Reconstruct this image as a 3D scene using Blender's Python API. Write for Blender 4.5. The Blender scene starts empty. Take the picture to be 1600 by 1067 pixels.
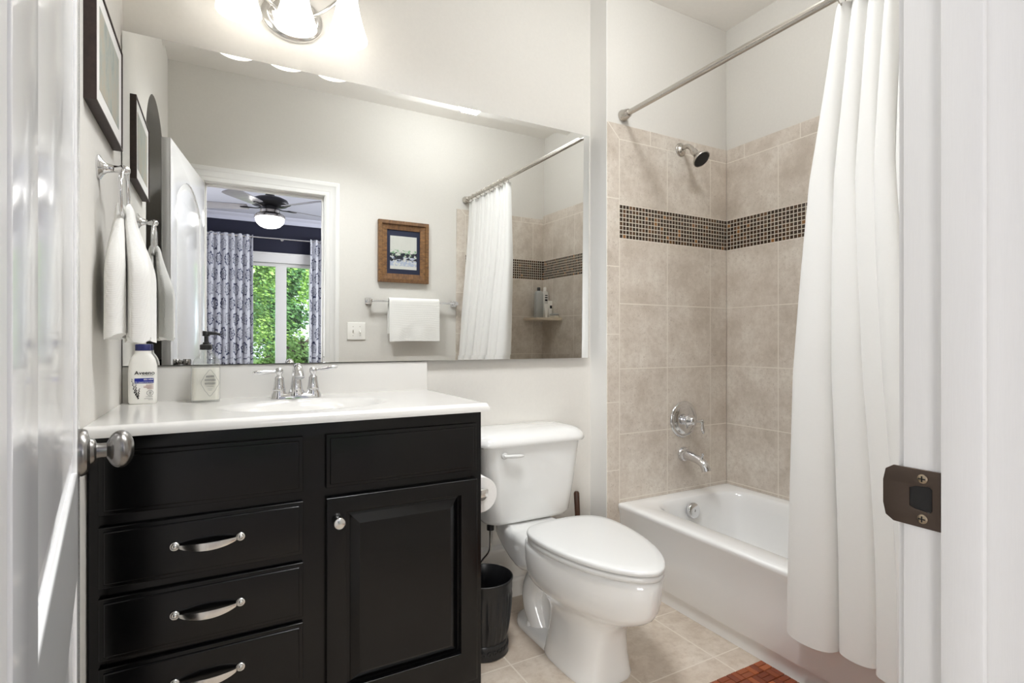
import bpy, bmesh, math, random
from mathutils import Vector, Matrix, Euler
PI = math.pi
R = math.radians
scene = bpy.context.scene
COL = scene.collection
random.seed(4)

# ---------------------------------------------------------------- camera, world, sun, lights, exposure
cam_d = bpy.data.cameras.new('camera')
cam_d.sensor_fit = 'HORIZONTAL'
cam_d.sensor_width = 36.0
cam_d.lens = 838.66 / 1600 * 36.0
cam_d.clip_start = 0.02
cam_d.clip_end = 100
cam = bpy.data.objects.new('camera', cam_d)
cam.location = (0, 0, 1.10)
cam.rotation_euler = (R(90), 0, -0.4997)
COL.objects.link(cam)
scene.camera = cam

world = bpy.data.worlds.new('sky')
scene.world = world
world.use_nodes = True
bg = world.node_tree.nodes['Background']
bg.inputs['Color'].default_value = (0.78, 0.88, 1.0, 1)
bg.inputs['Strength'].default_value = 2.2

def light(name, kind, loc, energy, color, rot=(0, 0, 0), **kw):
    d = bpy.data.lights.new(name, kind)
    d.energy = energy
    d.color = color
    for k, v in kw.items():
        setattr(d, k, v)
    o = bpy.data.objects.new(name, d)
    o.location = loc
    o.rotation_euler = rot
    COL.objects.link(o)
    return o

light('sun', 'SUN', (0, -3, 8), 5.0, (1.0, 0.96, 0.88), (R(-42), R(12), 0), angle=0.01)
# added fill lamps for bedroom and bathroom
light('bedroom_side_fill', 'AREA', (-1.9, -3.1, 1.45), 58, (1.0, 0.985, 0.96), (R(90), 0, R(-33)), shape='RECTANGLE', size=1.2, size_y=1.6)  # free-standing fill added to shine through the doorway
light('bedroom_far_fill', 'AREA', (2.9, -2.4, 1.7), 40, (0.97, 0.98, 1.0), (R(90), 0, R(120)), shape='RECTANGLE', size=1.4, size_y=1.4)  # fill added to brighten the bedroom; no window stands here
light('bathroom_overhead_fill', 'AREA', (0.60, 1.10, 2.67), 11.5, (0.96, 0.98, 1.0), (0, 0, 0), shape='DISK', size=0.4, spread=R(125))  # added disc lamp without a fixture, lifts the lower surfaces
light('bathroom_upper_fill', 'POINT', (1.35, 1.05, 2.60), 12, (0.95, 0.98, 1.0), shadow_soft_size=0.08)  # added point lamp without a fixture, brightens ceiling and upper walls

VBULB = 0.65        # watts of each bulb in the vanity light (its light is made with the lamp)
vs = scene.view_settings
vs.view_transform = 'Standard'
vs.look = 'None'
vs.gamma = 1.0
vs.exposure = 0.58
vs.use_curve_mapping = False
scene.cycles.use_denoising = True
scene.cycles.max_bounces = 10
scene.cycles.diffuse_bounces = 6
scene.cycles.glossy_bounces = 6
scene.cycles.transmission_bounces = 10
scene.cycles.transparent_max_bounces = 12
scene.cycles.caustics_reflective = False
scene.cycles.caustics_refractive = False
scene.cycles.sample_clamp_indirect = 6.0

# ---------------------------------------------------------------- materials
def srgb(r, g, b):
    def f(c):
        c /= 255.0
        return c / 12.92 if c <= 0.04045 else ((c + 0.055) / 1.055) ** 2.4
    return (f(r), f(g), f(b), 1.0)

class NT:
    """small helper for node expressions"""
    def __init__(self, m):
        self.nt = m.node_tree
        self.N = self.nt.nodes
        self.L = self.nt.links
    def _in(self, sock, v):
        if hasattr(v, 'is_linked'):
            self.L.new(v, sock)
        else:
            sock.default_value = v
    def math(self, op, a, b=None, c=None):
        n = self.N.new('ShaderNodeMath'); n.operation = op
        for i, v in enumerate((a, b, c)):
            if v is not None:
                self._in(n.inputs[i], v)
        return n.outputs[0]
    def add(self, a, b): return self.math('ADD', a, b)
    def sub(self, a, b): return self.math('SUBTRACT', a, b)
    def mul(self, a, b): return self.math('MULTIPLY', a, b)
    def lt(self, a, b): return self.math('LESS_THAN', a, b)
    def gt(self, a, b): return self.math('GREATER_THAN', a, b)
    def mx(self, a, b): return self.math('MAXIMUM', a, b)
    def mn(self, a, b): return self.math('MINIMUM', a, b)
    def mixc(self, f, a, b, blend='MIX'):
        n = self.N.new('ShaderNodeMix'); n.data_type = 'RGBA'; n.blend_type = blend
        self._in(n.inputs[0], f); self._in(n.inputs[6], a); self._in(n.inputs[7], b)
        return n.outputs[2]
    def mixf(self, f, a, b):
        n = self.N.new('ShaderNodeMix'); n.data_type = 'FLOAT'
        self._in(n.inputs[0], f); self._in(n.inputs[2], a); self._in(n.inputs[3], b)
        return n.outputs[0]
    def pos(self):
        g = self.N.new('ShaderNodeNewGeometry')
        s = self.N.new('ShaderNodeSeparateXYZ')
        self.L.new(g.outputs['Position'], s.inputs[0])
        return g.outputs['Position'], s.outputs[0], s.outputs[1], s.outputs[2]
    def objco(self):
        g = self.N.new('ShaderNodeTexCoord')
        s = self.N.new('ShaderNodeSeparateXYZ')
        self.L.new(g.outputs['Object'], s.inputs[0])
        return g.outputs['Object'], s.outputs[0], s.outputs[1], s.outputs[2]
    def uv(self):
        g = self.N.new('ShaderNodeTexCoord')
        s = self.N.new('ShaderNodeSeparateXYZ')
        self.L.new(g.outputs['UV'], s.inputs[0])
        return s.outputs[0], s.outputs[1]
    def noise(self, vec, scale, detail=4, rough=0.6):
        n = self.N.new('ShaderNodeTexNoise')
        n.inputs['Scale'].default_value = scale
        n.inputs['Detail'].default_value = detail
        n.inputs['Roughness'].default_value = rough
        if vec is not None: self.L.new(vec, n.inputs['Vector'])
        return n.outputs[0]
    def ramp(self, f, stops):
        n = self.N.new('ShaderNodeValToRGB')
        while len(n.color_ramp.elements) < len(stops): n.color_ramp.elements.new(0.5)
        for e, (p, c) in zip(n.color_ramp.elements, stops):
            e.position = p; e.color = c
        self._in(n.inputs[0], f)
        return n.outputs[0]
    def comb(self, x, y, z):
        n = self.N.new('ShaderNodeCombineXYZ')
        self._in(n.inputs[0], x); self._in(n.inputs[1], y); self._in(n.inputs[2], z)
        return n.outputs[0]
    def white(self, vec):
        n = self.N.new('ShaderNodeTexWhiteNoise'); n.noise_dimensions = '3D'
        self.L.new(vec, n.inputs['Vector'])
        return n.outputs['Value']
    def bump(self, h, strength=0.3, dist=0.002):
        n = self.N.new('ShaderNodeBump')
        n.inputs['Strength'].default_value = strength
        n.inputs['Distance'].default_value = dist
        self.L.new(h, n.inputs['Height'])
        return n.outputs[0]

def mat(name, color=(0.8, 0.8, 0.8, 1), rough=0.5, metal=0.0, spec=0.5, coat=0.0, trans=0.0, ior=1.5, emit=None, estr=0.0, sheen=0.0):
    m = bpy.data.materials.new(name)
    m.use_nodes = True
    b = m.node_tree.nodes['Principled BSDF']
    b.inputs['Base Color'].default_value = color
    b.inputs['Roughness'].default_value = rough
    b.inputs['Metallic'].default_value = metal
    b.inputs['Specular IOR Level'].default_value = spec
    b.inputs['Coat Weight'].default_value = coat
    b.inputs['Coat Roughness'].default_value = 0.05
    b.inputs['Transmission Weight'].default_value = trans
    b.inputs['IOR'].default_value = ior
    b.inputs['Sheen Weight'].default_value = sheen
    if emit:
        b.inputs['Emission Color'].default_value = emit
        b.inputs['Emission Strength'].default_value = estr
    m['bsdf'] = 1
    return m

def bs(m):
    return m.node_tree.nodes['Principled BSDF']

def noisy(m, scale, amount, bump=0.0, stretch=(1, 1, 1), bscale=None):
    """gentle mottling of a plain material, in object space"""
    t = NT(m); b = bs(m)
    co, x, y, z = t.objco()
    v = t.comb(t.mul(x, stretch[0]), t.mul(y, stretch[1]), t.mul(z, stretch[2]))
    c = list(b.inputs['Base Color'].default_value)
    n = t.noise(v, scale)
    d = [max(0, k * (1 - amount)) for k in c[:3]] + [1]
    l = [min(1, k * (1 + amount)) for k in c[:3]] + [1]
    t.L.new(t.ramp(n, [(0.3, d), (0.7, l)]), b.inputs['Base Color'])
    if bump:
        n2 = t.noise(v, bscale or scale * 3)
        t.L.new(t.bump(n2, bump, 0.002), b.inputs['Normal'])
    return m

def wall_tile(name, axis, u0, bull_to=None):
    """stone-look wall tile with a mosaic band and a bullnose course, laid out in metres on the wall"""
    m = mat(name, rough=0.42)
    t = NT(m); b = bs(m)
    P, x, y, z = t.pos()
    u = x if axis == 'X' else y
    p = 0.298
    topc = t.gt(z, 2.03)
    us = t.add(t.sub(u, u0), t.mul(topc, 0.11))
    fu = t.math('FRACT', t.add(t.math('DIVIDE', us, p), 40.0))
    du = t.mul(t.mn(fu, t.sub(1.0, fu)), p)
    hi = t.gt(z, 1.65)
    zz = t.mixf(hi, t.math('DIVIDE', t.sub(z, 0.373), 0.3005), t.math('DIVIDE', t.sub(z, 1.73), 0.30))
    fz = t.math('FRACT', t.add(zz, 20.0))
    dz = t.mul(t.mn(fz, t.sub(1.0, fz)), 0.3)
    tid = t.comb(t.math('FLOOR', t.add(t.math('DIVIDE', us, p), 40.0)), t.math('FLOOR', t.add(zz, 20.0)), topc)
    grout = t.mx(t.lt(du, 0.0022), t.lt(dz, 0.0022))
    if bull_to is not None:
        bc = t.lt(u, bull_to)
        fb = t.math('FRACT', t.add(t.math('DIVIDE', t.sub(z, 0.511), 0.311), 20.0))
        db = t.mul(t.mn(fb, t.sub(1.0, fb)), 0.311)
        # mitred seam where the column meets the top course
        mit = t.math('ABSOLUTE', t.sub(t.sub(u, u0), t.sub(2.03, z)))
        edge = t.lt(t.math('ABSOLUTE', t.sub(u, bull_to)), 0.0022)
        inz = t.lt(z, 2.03)
        gb = t.mixf(inz, t.lt(mit, 0.003), t.mx(t.lt(db, 0.0022), edge))
        grout = t.mixf(bc, grout, gb)
    # mosaic band
    inb = t.mn(t.gt(z, 1.575), t.lt(z, 1.73))
    if bull_to is not None:
        inb = t.mn(inb, t.gt(u, bull_to))
    q = 0.01938
    mu = t.add(t.math('DIVIDE', t.sub(u, u0), q), 100.0)
    mz = t.math('DIVIDE', t.sub(z, 1.575), q)
    fmu = t.math('FRACT', mu); fmz = t.math('FRACT', mz)
    inset = t.mn(t.mn(fmu, t.sub(1.0, fmu)), t.mn(fmz, t.sub(1.0, fmz)))
    mg = t.lt(inset, 0.10)
    rnd = t.white(t.comb(t.math('FLOOR', mu), t.math('FLOOR', mz), 3.0))
    mc = t.ramp(rnd, [(0.0, srgb(22, 18, 17)), (0.45, srgb(38, 30, 27)), (0.62, srgb(58, 42, 32)), (0.78, srgb(84, 60, 40)), (0.9, srgb(44, 40, 42)), (0.96, srgb(150, 104, 60)), (1.0, srgb(30, 26, 26))])
    mc = t.mixc(t.mul(t.noise(P, 160, 2), 0.25), mc, srgb(120, 84, 52))
    mos = t.mixc(mg, mc, srgb(205, 196, 182))
    # stone body
    n1 = t.noise(P, 7.0, 6, 0.65)
    n2 = t.noise(P, 42.0, 5, 0.7)
    n3 = t.noise(P, 130.0, 2, 0.5)
    body = t.ramp(n1, [(0.3, srgb(190, 179, 166)), (0.5, srgb(215, 206, 195)), (0.7, srgb(230, 224, 214))])
    body = t.mixc(t.mul(t.ramp(n2, [(0.42, (0, 0, 0, 1)), (0.7, (1, 1, 1, 1))]), 0.55), body, srgb(188, 175, 161))
    body = t.mixc(t.mul(t.gt(n3, 0.66), 0.35), body, srgb(140, 124, 108))
    tone = t.white(tid)
    body = t.mixc(t.mul(tone, 0.25), body, srgb(206, 193, 178))
    base = t.mixc(grout, body, srgb(230, 223, 212))
    col = t.mixc(inb, base, mos)
    t.L.new(col, b.inputs['Base Color'])
    t.L.new(t.mixf(inb, 0.40, t.mixf(mg, 0.10, 0.7)), b.inputs['Roughness'])
    h = t.mixf(inb, t.sub(1.0, grout), t.sub(1.0, mg))
    h = t.add(h, t.mul(n2, 0.15))
    t.L.new(t.bump(h, 0.35, 0.002), b.inputs['Normal'])
    return m

def floor_tile(name):
    m = mat(name, rough=0.38)
    t = NT(m); b = bs(m)
    P, x, y, z = t.pos()
    a = t.add(t.math('DIVIDE', t.sub(x, 0.8715), 0.3215), 40.0)
    c = t.add(t.math('DIVIDE', t.sub(y, 1.305), 0.3), 40.0)
    fa = t.math('FRACT', a); fc = t.math('FRACT', c)
    d = t.mn(t.mn(fa, t.sub(1.0, fa)), t.mn(fc, t.sub(1.0, fc)))
    g = t.lt(d, 0.0085)
    n1 = t.noise(P, 5.0, 6, 0.65)
    n2 = t.noise(P, 30.0, 5, 0.7)
    body = t.ramp(n1, [(0.25, srgb(176, 162, 147)), (0.5, srgb(200, 188, 173)), (0.78, srgb(218, 209, 197))])
    body = t.mixc(t.mul(t.ramp(n2, [(0.45, (0, 0, 0, 1)), (0.7, (1, 1, 1, 1))]), 0.5), body, srgb(162, 142, 122))
    tone = t.white(t.comb(t.math('FLOOR', a), t.math('FLOOR', c), 1.0))
    body = t.mixc(t.mul(tone, 0.22), body, srgb(182, 160, 140))
    t.L.new(t.mixc(g, body, srgb(214, 205, 192)), b.inputs['Base Color'])
    t.L.new(t.bump(t.add(t.sub(1.0, g), t.mul(n2, 0.12)), 0.3, 0.002), b.inputs['Normal'])
    return m

def wood(name, c1, c2, scale=14, stretch=(1, 1, 8), rough=0.45):
    m = mat(name, c1, rough)
    t = NT(m); b = bs(m)
    co, x, y, z = t.objco()
    v = t.comb(t.mul(x, stretch[0]), t.mul(y, stretch[1]), t.mul(z, stretch[2]))
    n = t.noise(v, scale, 6, 0.7)
    t.L.new(t.ramp(n, [(0.3, c1), (0.7, c2)]), b.inputs['Base Color'])
    t.L.new(t.bump(n, 0.25, 0.002), b.inputs['Normal'])
    return m

M = {}
M['wall'] = noisy(mat('painted_wall', srgb(219, 216, 210), 0.75), 90, 0.015, 0.05, bscale=260)
M['ceiling'] = noisy(mat('ceiling_paint', srgb(244, 241, 236), 0.8), 60, 0.01)
M['trim'] = noisy(mat('white_trim_paint', srgb(232, 231, 228), 0.32), 40, 0.012, 0.06, (30, 30, 1), 18)
M['door'] = noisy(mat('white_door_gloss', srgb(238, 238, 238), 0.16, coat=0.3), 30, 0.01)
M['tileX'] = wall_tile('shower_tile_end', 'X', 1.615, 1.615)
M['tileY'] = wall_tile('shower_tile_side', 'Y', 1.632)
M['tileX2'] = wall_tile('shower_tile_far_end', 'X', 1.638, 1.638)
M['floor'] = floor_tile('stone_floor_tile')
M['black'] = noisy(mat('black_cabinet_paint', srgb(8, 8, 9), 0.22, spec=0.4), 50, 0.06, 0.05, (1, 1, 6), 40)
M['counter'] = noisy(mat('cultured_marble', srgb(222, 220, 216), 0.18, coat=0.4), 12, 0.01)
M['porcelain'] = mat('porcelain', srgb(234, 234, 232), 0.08, coat=0.6)
M['seat'] = mat('toilet_seat_plastic', srgb(218, 218, 216), 0.22, coat=0.15)
M['tub'] = mat('tub_enamel', srgb(240, 240, 239), 0.09, coat=0.5)
M['chrome'] = mat('chrome', (0.74, 0.74, 0.75, 1), 0.05, 1.0)
M['nickel'] = mat('brushed_nickel', (0.55, 0.52, 0.48, 1), 0.24, 1.0)
M['satin'] = mat('satin_nickel', (0.82, 0.81, 0.79, 1), 0.22, 1.0)
M['pewter'] = mat('dark_pewter', (0.27, 0.26, 0.25, 1), 0.26, 1.0)
M['bronze'] = mat('oiled_bronze', (0.10, 0.075, 0.06, 1), 0.38, 0.9)
M['brass'] = mat('old_brass', (0.42, 0.34, 0.24, 1), 0.35, 1.0)
M['recess_shade'] = mat('painted_recess_shade', (0.012, 0.011, 0.010, 1), 0.8)  # near-black colour stands for the shade inside small holes and slots
M['rubber'] = mat('black_rubber', (0.02, 0.02, 0.02, 1), 0.6)
M['mirror'] = mat('mirror_silver', (0.93, 0.94, 0.93, 1), 0.0, 1.0)
M['curtain'] = noisy(mat('white_curtain_cloth', srgb(230, 229, 226), 0.85, sheen=0.2), 120, 0.01, 0.12, (1, 1, 8), 90)
M['towel'] = mat('white_terry', srgb(238, 237, 233), 0.95, sheen=0.4)
def weave(m, sc, strength):
    t = NT(m); b = bs(m)
    co, x, y, z = t.objco()
    w = t.mul(t.math('SINE', t.mul(t.add(y, t.mul(z, 0.6)), sc)), t.math('SINE', t.mul(t.sub(z, t.mul(y, 0.5)), sc)))
    w = t.add(w, t.noise(co, 220, 3))
    t.L.new(t.bump(w, strength, 0.002), b.inputs['Normal'])
weave(M['towel'], 900, 0.22)
M['navy'] = noisy(mat('navy_wall_paint', srgb(24, 26, 48), 0.7), 60, 0.03)
M['bedwall'] = mat('bedroom_wall_paint', srgb(190, 192, 205), 0.8)
M['bedceil'] = mat('bedroom_ceiling_paint', srgb(205, 208, 222), 0.8)
M['carpet'] = noisy(mat('bedroom_carpet', srgb(170, 160, 150), 0.95), 200, 0.1)
M['fanmetal'] = mat('fan_dark_bronze', (0.045, 0.045, 0.05, 1), 0.35, 0.7)
M['fanblade'] = wood('fan_blade_veneer', srgb(168, 168, 174), srgb(186, 186, 192), 10, (1, 8, 1), 0.2)
M['bowl'] = mat('fan_light_glass', (1, 1, 1, 1), 0.4, emit=(1, 0.97, 0.92, 1), estr=9)
M['plastic'] = mat('white_switch_plastic', srgb(240, 238, 232), 0.35)
M['paper'] = noisy(mat('toilet_paper', srgb(240, 238, 235), 0.95), 150, 0.02)
M['walnut'] = wood('dark_frame_wood', srgb(38, 26, 22), srgb(58, 42, 36), 18, (4, 4, 4), 0.5)
M['barn'] = wood('rustic_frame_wood', srgb(74, 48, 26), srgb(146, 106, 62), 16, (2, 2, 5), 0.6)
M['barnh'] = wood('rustic_frame_wood_flat', srgb(70, 45, 26), srgb(134, 96, 58), 16, (5, 2, 2), 0.6)
M['plunger'] = wood('dark_stick_wood', srgb(62, 38, 26), srgb(92, 58, 40), 18, (6, 6, 1), 0.4)
M['white_mat'] = mat('white_mat_board', srgb(240, 239, 236), 0.8, coat=0.3)
M['navy_mat'] = mat('navy_mat_board', srgb(28, 34, 58), 0.8)
M['lotion'] = mat('lotion_bottle_plastic', srgb(240, 238, 232), 0.35, coat=0.2)
M['bluecap'] = mat('navy_cap_plastic', srgb(38, 42, 96), 0.35)
M['blueband'] = mat('blue_label_band', srgb(24, 38, 140), 0.4)
M['ink'] = mat('black_ink', (0.01, 0.01, 0.012, 1), 0.6)
M['greyink'] = mat('grey_ink', srgb(120, 118, 116), 0.6)
M['redink'] = mat('faded_red_ink', srgb(176, 132, 124), 0.6)
M['whiteink'] = mat('white_ink', (0.9, 0.9, 0.9, 1), 0.6)
M['soap'] = mat('pearly_liquid_soap', srgb(236, 232, 222), 0.3)
M['blackplastic'] = mat('black_pump_plastic', (0.015, 0.015, 0.016, 1), 0.3)
M['canblack'] = mat('black_waste_bin', (0.014, 0.014, 0.015, 1), 0.28)
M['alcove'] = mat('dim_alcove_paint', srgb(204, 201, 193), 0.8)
M['stonetop'] = noisy(mat('stone_shelf', srgb(206, 192, 172), 0.35), 24, 0.1)
M['shampoo_grey'] = mat('grey_shampoo_plastic', srgb(176, 178, 176), 0.35)
M['shampoo_white'] = mat('white_conditioner_plastic', srgb(214, 212, 206), 0.35)
M['soapbar'] = mat('soap_bar', srgb(226, 220, 206), 0.5)
M['bark'] = wood('tree_bark', srgb(70, 56, 44), srgb(104, 88, 70), 10, (4, 4, 1), 0.9)
M['lawn'] = noisy(mat('lawn', srgb(110, 140, 70), 0.9), 30, 0.3)

def window_glass():
    m = bpy.data.materials.new('window_pane_glass'); m.use_nodes = True
    t = NT(m); t.N.clear()
    o = t.N.new('ShaderNodeOutputMaterial')
    tr = t.N.new('ShaderNodeBsdfTransparent'); tr.inputs[0].default_value = (0.95, 0.98, 0.97, 1)
    gl = t.N.new('ShaderNodeBsdfGlossy'); gl.inputs['Roughness'].default_value = 0.0
    mx = t.N.new('ShaderNodeMixShader'); mx.inputs[0].default_value = 0.06
    t.L.new(tr.outputs[0], mx.inputs[1]); t.L.new(gl.outputs[0], mx.inputs[2]); t.L.new(mx.outputs[0], o.inputs[0])
    return m
M['pane'] = window_glass()

def frosted_shade():
    m = bpy.data.materials.new('frosted_shade_glass'); m.use_nodes = True
    t = NT(m); t.N.clear()
    o = t.N.new('ShaderNodeOutputMaterial')
    tl = t.N.new('ShaderNodeBsdfTranslucent'); tl.inputs[0].default_value = (0.98, 0.97, 0.95, 1)
    em = t.N.new('ShaderNodeEmission'); em.inputs[0].default_value = (1.0, 0.97, 0.92, 1); em.inputs[1].default_value = 0.5
    ad = t.N.new('ShaderNodeAddShader')
    t.L.new(tl.outputs[0], ad.inputs[0]); t.L.new(em.outputs[0], ad.inputs[1]); t.L.new(ad.outputs[0], o.inputs[0])
    return m
M['shade'] = frosted_shade()

def thin_glass():
    m = bpy.data.materials.new('clear_bottle_glass'); m.use_nodes = True
    t = NT(m); t.N.clear()
    o = t.N.new('ShaderNodeOutputMaterial')
    tr = t.N.new('ShaderNodeBsdfTransparent'); tr.inputs[0].default_value = (0.965, 0.975, 0.97, 1)
    gl = t.N.new('ShaderNodeBsdfGlossy'); gl.inputs['Roughness'].default_value = 0.02
    fr = t.N.new('ShaderNodeLayerWeight'); fr.inputs[0].default_value = 0.35
    mx = t.N.new('ShaderNodeMixShader')
    t.L.new(t.add(0.06, t.mul(t.math('POWER', fr.outputs['Facing'], 2.0), 0.6)), mx.inputs[0]); t.L.new(tr.outputs[0], mx.inputs[1]); t.L.new(gl.outputs[0], mx.inputs[2]); t.L.new(mx.outputs[0], o.inputs[0])
    return m
M['glass'] = thin_glass()

def leaf_mat(name, c1, c2):
    m = mat(name, c1, 0.5)
    t = NT(m); b = bs(m)
    P, x, y, z = t.pos()
    n = t.noise(P, 3.5, 5, 0.7)
    t.L.new(t.ramp(n, [(0.3, c1), (0.7, c2)]), b.inputs['Base Color'])
    return m
M['leaf1'] = leaf_mat('bright_leaves', srgb(92, 140, 52), srgb(172, 204, 104))
M['leaf2'] = leaf_mat('deep_leaves', srgb(46, 92, 46), srgb(104, 156, 84))

def damask():
    m = mat('damask_drape', srgb(210, 212, 220), 0.8)
    t = NT(m); b = bs(m)
    u, v = t.uv()
    co = t.comb(u, v, 0.0)
    def s(a, period, ph=0.0):
        return t.math('SINE', t.add(t.mul(a, 2 * PI / period), ph))
    n = t.noise(co, 34, 5, 0.75)
    n2 = t.noise(co, 5, 3, 0.6)
    row = t.math('FLOOR', t.math('DIVIDE', v, 0.20))
    uo = t.add(u, t.mul(t.math('MODULO', row, 2.0), 0.085))
    du = t.sub(t.math('FRACT', t.math('DIVIDE', uo, 0.17)), 0.5)
    dv = t.sub(t.math('FRACT', t.math('DIVIDE', v, 0.20)), 0.5)
    # medallions: rings of petals with scrolls, broken up like a print
    r = t.math('SQRT', t.add(t.mul(t.mul(du, du), 1.5), t.mul(dv, dv)))
    an = t.math('ARCTAN2', dv, du)
    pet = t.mul(t.math('SINE', t.mul(an, 8.0)), 0.05)
    rr = t.add(t.add(r, pet), t.mul(t.sub(n, 0.5), 0.42))
    r1 = t.mn(t.gt(rr, 0.31), t.lt(rr, 0.42))
    r2 = t.mn(t.gt(rr, 0.15), t.lt(rr, 0.20))
    r3 = t.lt(rr, 0.055)
    k = t.mul(t.mx(t.mx(r1, r2), r3), t.mixf(t.gt(n2, 0.48), 0.55, 1.0))
    t.L.new(t.mixc(k, srgb(214, 216, 222), srgb(56, 62, 92)), b.inputs['Base Color'])
    return m
M['damask'] = damask()

def art_print():
    m = mat('misty_print', srgb(200, 204, 200), 0.75, spec=0.2)
    t = NT(m); b = bs(m)
    co, x, y, z = t.objco()
    v = t.comb(x, y, t.mul(z, 0.5))
    n = t.noise(v, 16, 6, 0.75)
    c = t.ramp(n, [(0.3, srgb(128, 138, 136)), (0.48, srgb(164, 168, 160)), (0.6, srgb(174, 166, 150)), (0.75, srgb(150, 160, 160))])
    t.L.new(c, b.inputs['Base Color'])
    return m
M['misty'] = art_print()

def splash_art():
    m = mat('abstract_landscape_print', srgb(232, 232, 228), 0.7)
    t = NT(m); b = bs(m)
    co, x, y, z = t.objco()           # z from 0 at the frame's base
    n = t.noise(t.comb(t.mul(x, 1.0), 0.0, t.mul(z, 1.6)), 26, 5, 0.7)
    n2 = t.noise(t.comb(x, 3.0, z), 40, 4, 0.7)
    bandc = t.math('ABSOLUTE', t.sub(z, t.sub(0.185, t.mul(t.sub(n2, 0.5), 0.08))))
    dark = t.mn(t.lt(bandc, 0.028), t.gt(n, 0.47))
    green = t.mn(t.mn(t.gt(z, 0.185), t.lt(z, 0.235)), t.gt(n2, 0.52))
    blue = t.mn(t.mn(t.gt(z, 0.12), t.lt(z, 0.185)), t.gt(n2, 0.47))
    c = t.mixc(t.mul(t.noise(t.comb(t.mul(x, 3.0), 0.0, t.mul(z, 0.6)), 14, 3), 0.5), srgb(206, 206, 200), srgb(180, 183, 174))
    c = t.mixc(t.mul(blue, 0.5), c, srgb(110, 135, 190))
    c = t.mixc(t.mul(green, 0.7), c, srgb(60, 140, 70))
    c = t.mixc(dark, c, srgb(14, 20, 34))
    t.L.new(c, b.inputs['Base Color'])
    return m
M['splash'] = splash_art()

def teak():
    m = mat('oiled_teak', srgb(150, 74, 40), 0.35)
    t = NT(m); b = bs(m)
    at = t.N.new('ShaderNodeVertexColor'); at.layer_name = 'tone'
    co, x, y, z = t.objco()
    n = t.noise(co, 90, 5, 0.7)
    c = t.mixc(at.outputs[0], srgb(104, 44, 22), srgb(186, 104, 56))
    c = t.mixc(t.mul(n, 0.5), c, srgb(128, 58, 30))
    t.L.new(c, b.inputs['Base Color'])
    t.L.new(t.bump(n, 0.2, 0.002), b.inputs['Normal'])
    return m
M['teak'] = teak()

# ---------------------------------------------------------------- geometry helpers
ORG = {}
def worg(o):
    p = Vector(o.location)
    while o.parent:
        o = o.parent
        p = p + Vector(o.location)
    return p

def tag(o, label=None, cat=None, group=None, kind=None):
    if label: o['label'] = label
    if cat: o['category'] = cat
    if group: o['group'] = group
    if kind: o['kind'] = kind
    return o

def thing(name, label, cat, loc=(0, 0, 0), rotz=0.0, group=None):
    o = bpy.data.objects.new(name, None)
    o.empty_display_size = 0.05
    o.location = loc
    o.rotation_euler = (0, 0, rotz)
    COL.objects.link(o)
    return tag(o, label, cat, group)

def obj(name, bm, m, parent=None, local=False, loc=None, sharp=38, flat=False, recalc=True):
    """links a bmesh as ONE object. Vertices are given in world space unless local."""
    if recalc:
        bmesh.ops.recalc_face_normals(bm, faces=bm.faces[:])
    me = bpy.data.meshes.new(name)
    if not local:
        if parent is not None:
            off = worg(parent)
        else:
            if loc is None:
                xs = [v.co.x for v in bm.verts]; ys = [v.co.y for v in bm.verts]; zs = [v.co.z for v in bm.verts]
                loc = ((min(xs) + max(xs)) / 2, (min(ys) + max(ys)) / 2, min(zs))
            off = Vector(loc)
        bmesh.ops.translate(bm, verts=bm.verts[:], vec=-off)
    bm.to_mesh(me)
    bm.free()
    if not flat:
        for p in me.polygons: p.use_smooth = True
        me.set_sharp_from_angle(angle=R(sharp))
    mats = m if isinstance(m, (list, tuple)) else [m]
    for k in mats: me.materials.append(k)
    o = bpy.data.objects.new(name, me)
    if parent is not None:
        o.parent = parent
    elif loc is not None:
        o.location = loc
    COL.objects.link(o)
    return o

def struct(name, bm, m, parent=None, **kw):
    o = obj(name, bm, m, parent, **kw)
    if parent is None: o['kind'] = 'structure'
    return o

def BM(): return bmesh.new()

def box(bm, x0, x1, y0, y1, z0, z1, bev=0.0, seg=2):
    vs = [bm.verts.new(p) for p in ((x0, y0, z0), (x1, y0, z0), (x1, y1, z0), (x0, y1, z0), (x0, y0, z1), (x1, y0, z1), (x1, y1, z1), (x0, y1, z1))]
    fs = [bm.faces.new([vs[i] for i in f]) for f in ((0, 3, 2, 1), (4, 5, 6, 7), (0, 1, 5, 4), (1, 2, 6, 5), (2, 3, 7, 6), (3, 0, 4, 7))]
    if bev > 0:
        es = list({e for f in fs for e in f.edges})
        bmesh.ops.bevel(bm, geom=es, offset=bev, segments=seg, affect='EDGES', profile=0.5)
    return bm

def loft(bm, rings, close=True, cap0=False, cap1=False):
    vr = [[bm.verts.new(p) for p in r] for r in rings]
    n = len(vr[0])
    for a, b in zip(vr, vr[1:]):
        for i in range(n if close else n - 1):
            j = (i + 1) % n
            bm.faces.new((a[i], a[j], b[j], b[i]))
    if cap0: bm.faces.new(vr[0][::-1])
    if cap1: bm.faces.new(vr[-1])
    return vr

def lathe(bm, prof, c=(0, 0, 0), axis=(0, 0, 1), seg=32, cap0=True, cap1=True, sx=1.0, sy=1.0):
    """profile of (radius, height) about an axis through c"""
    q = Vector((0, 0, 1)).rotation_difference(Vector(axis).normalized()).to_matrix()
    c = Vector(c)
    rings = []
    for r, h in prof:
        r = max(r, 1e-5)
        rings.append([c + q @ Vector((r * math.cos(2 * PI * k / seg) * sx, r * math.sin(2 * PI * k / seg) * sy, h)) for k in range(seg)])
    loft(bm, rings, True, cap0, cap1)
    return bm

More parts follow.
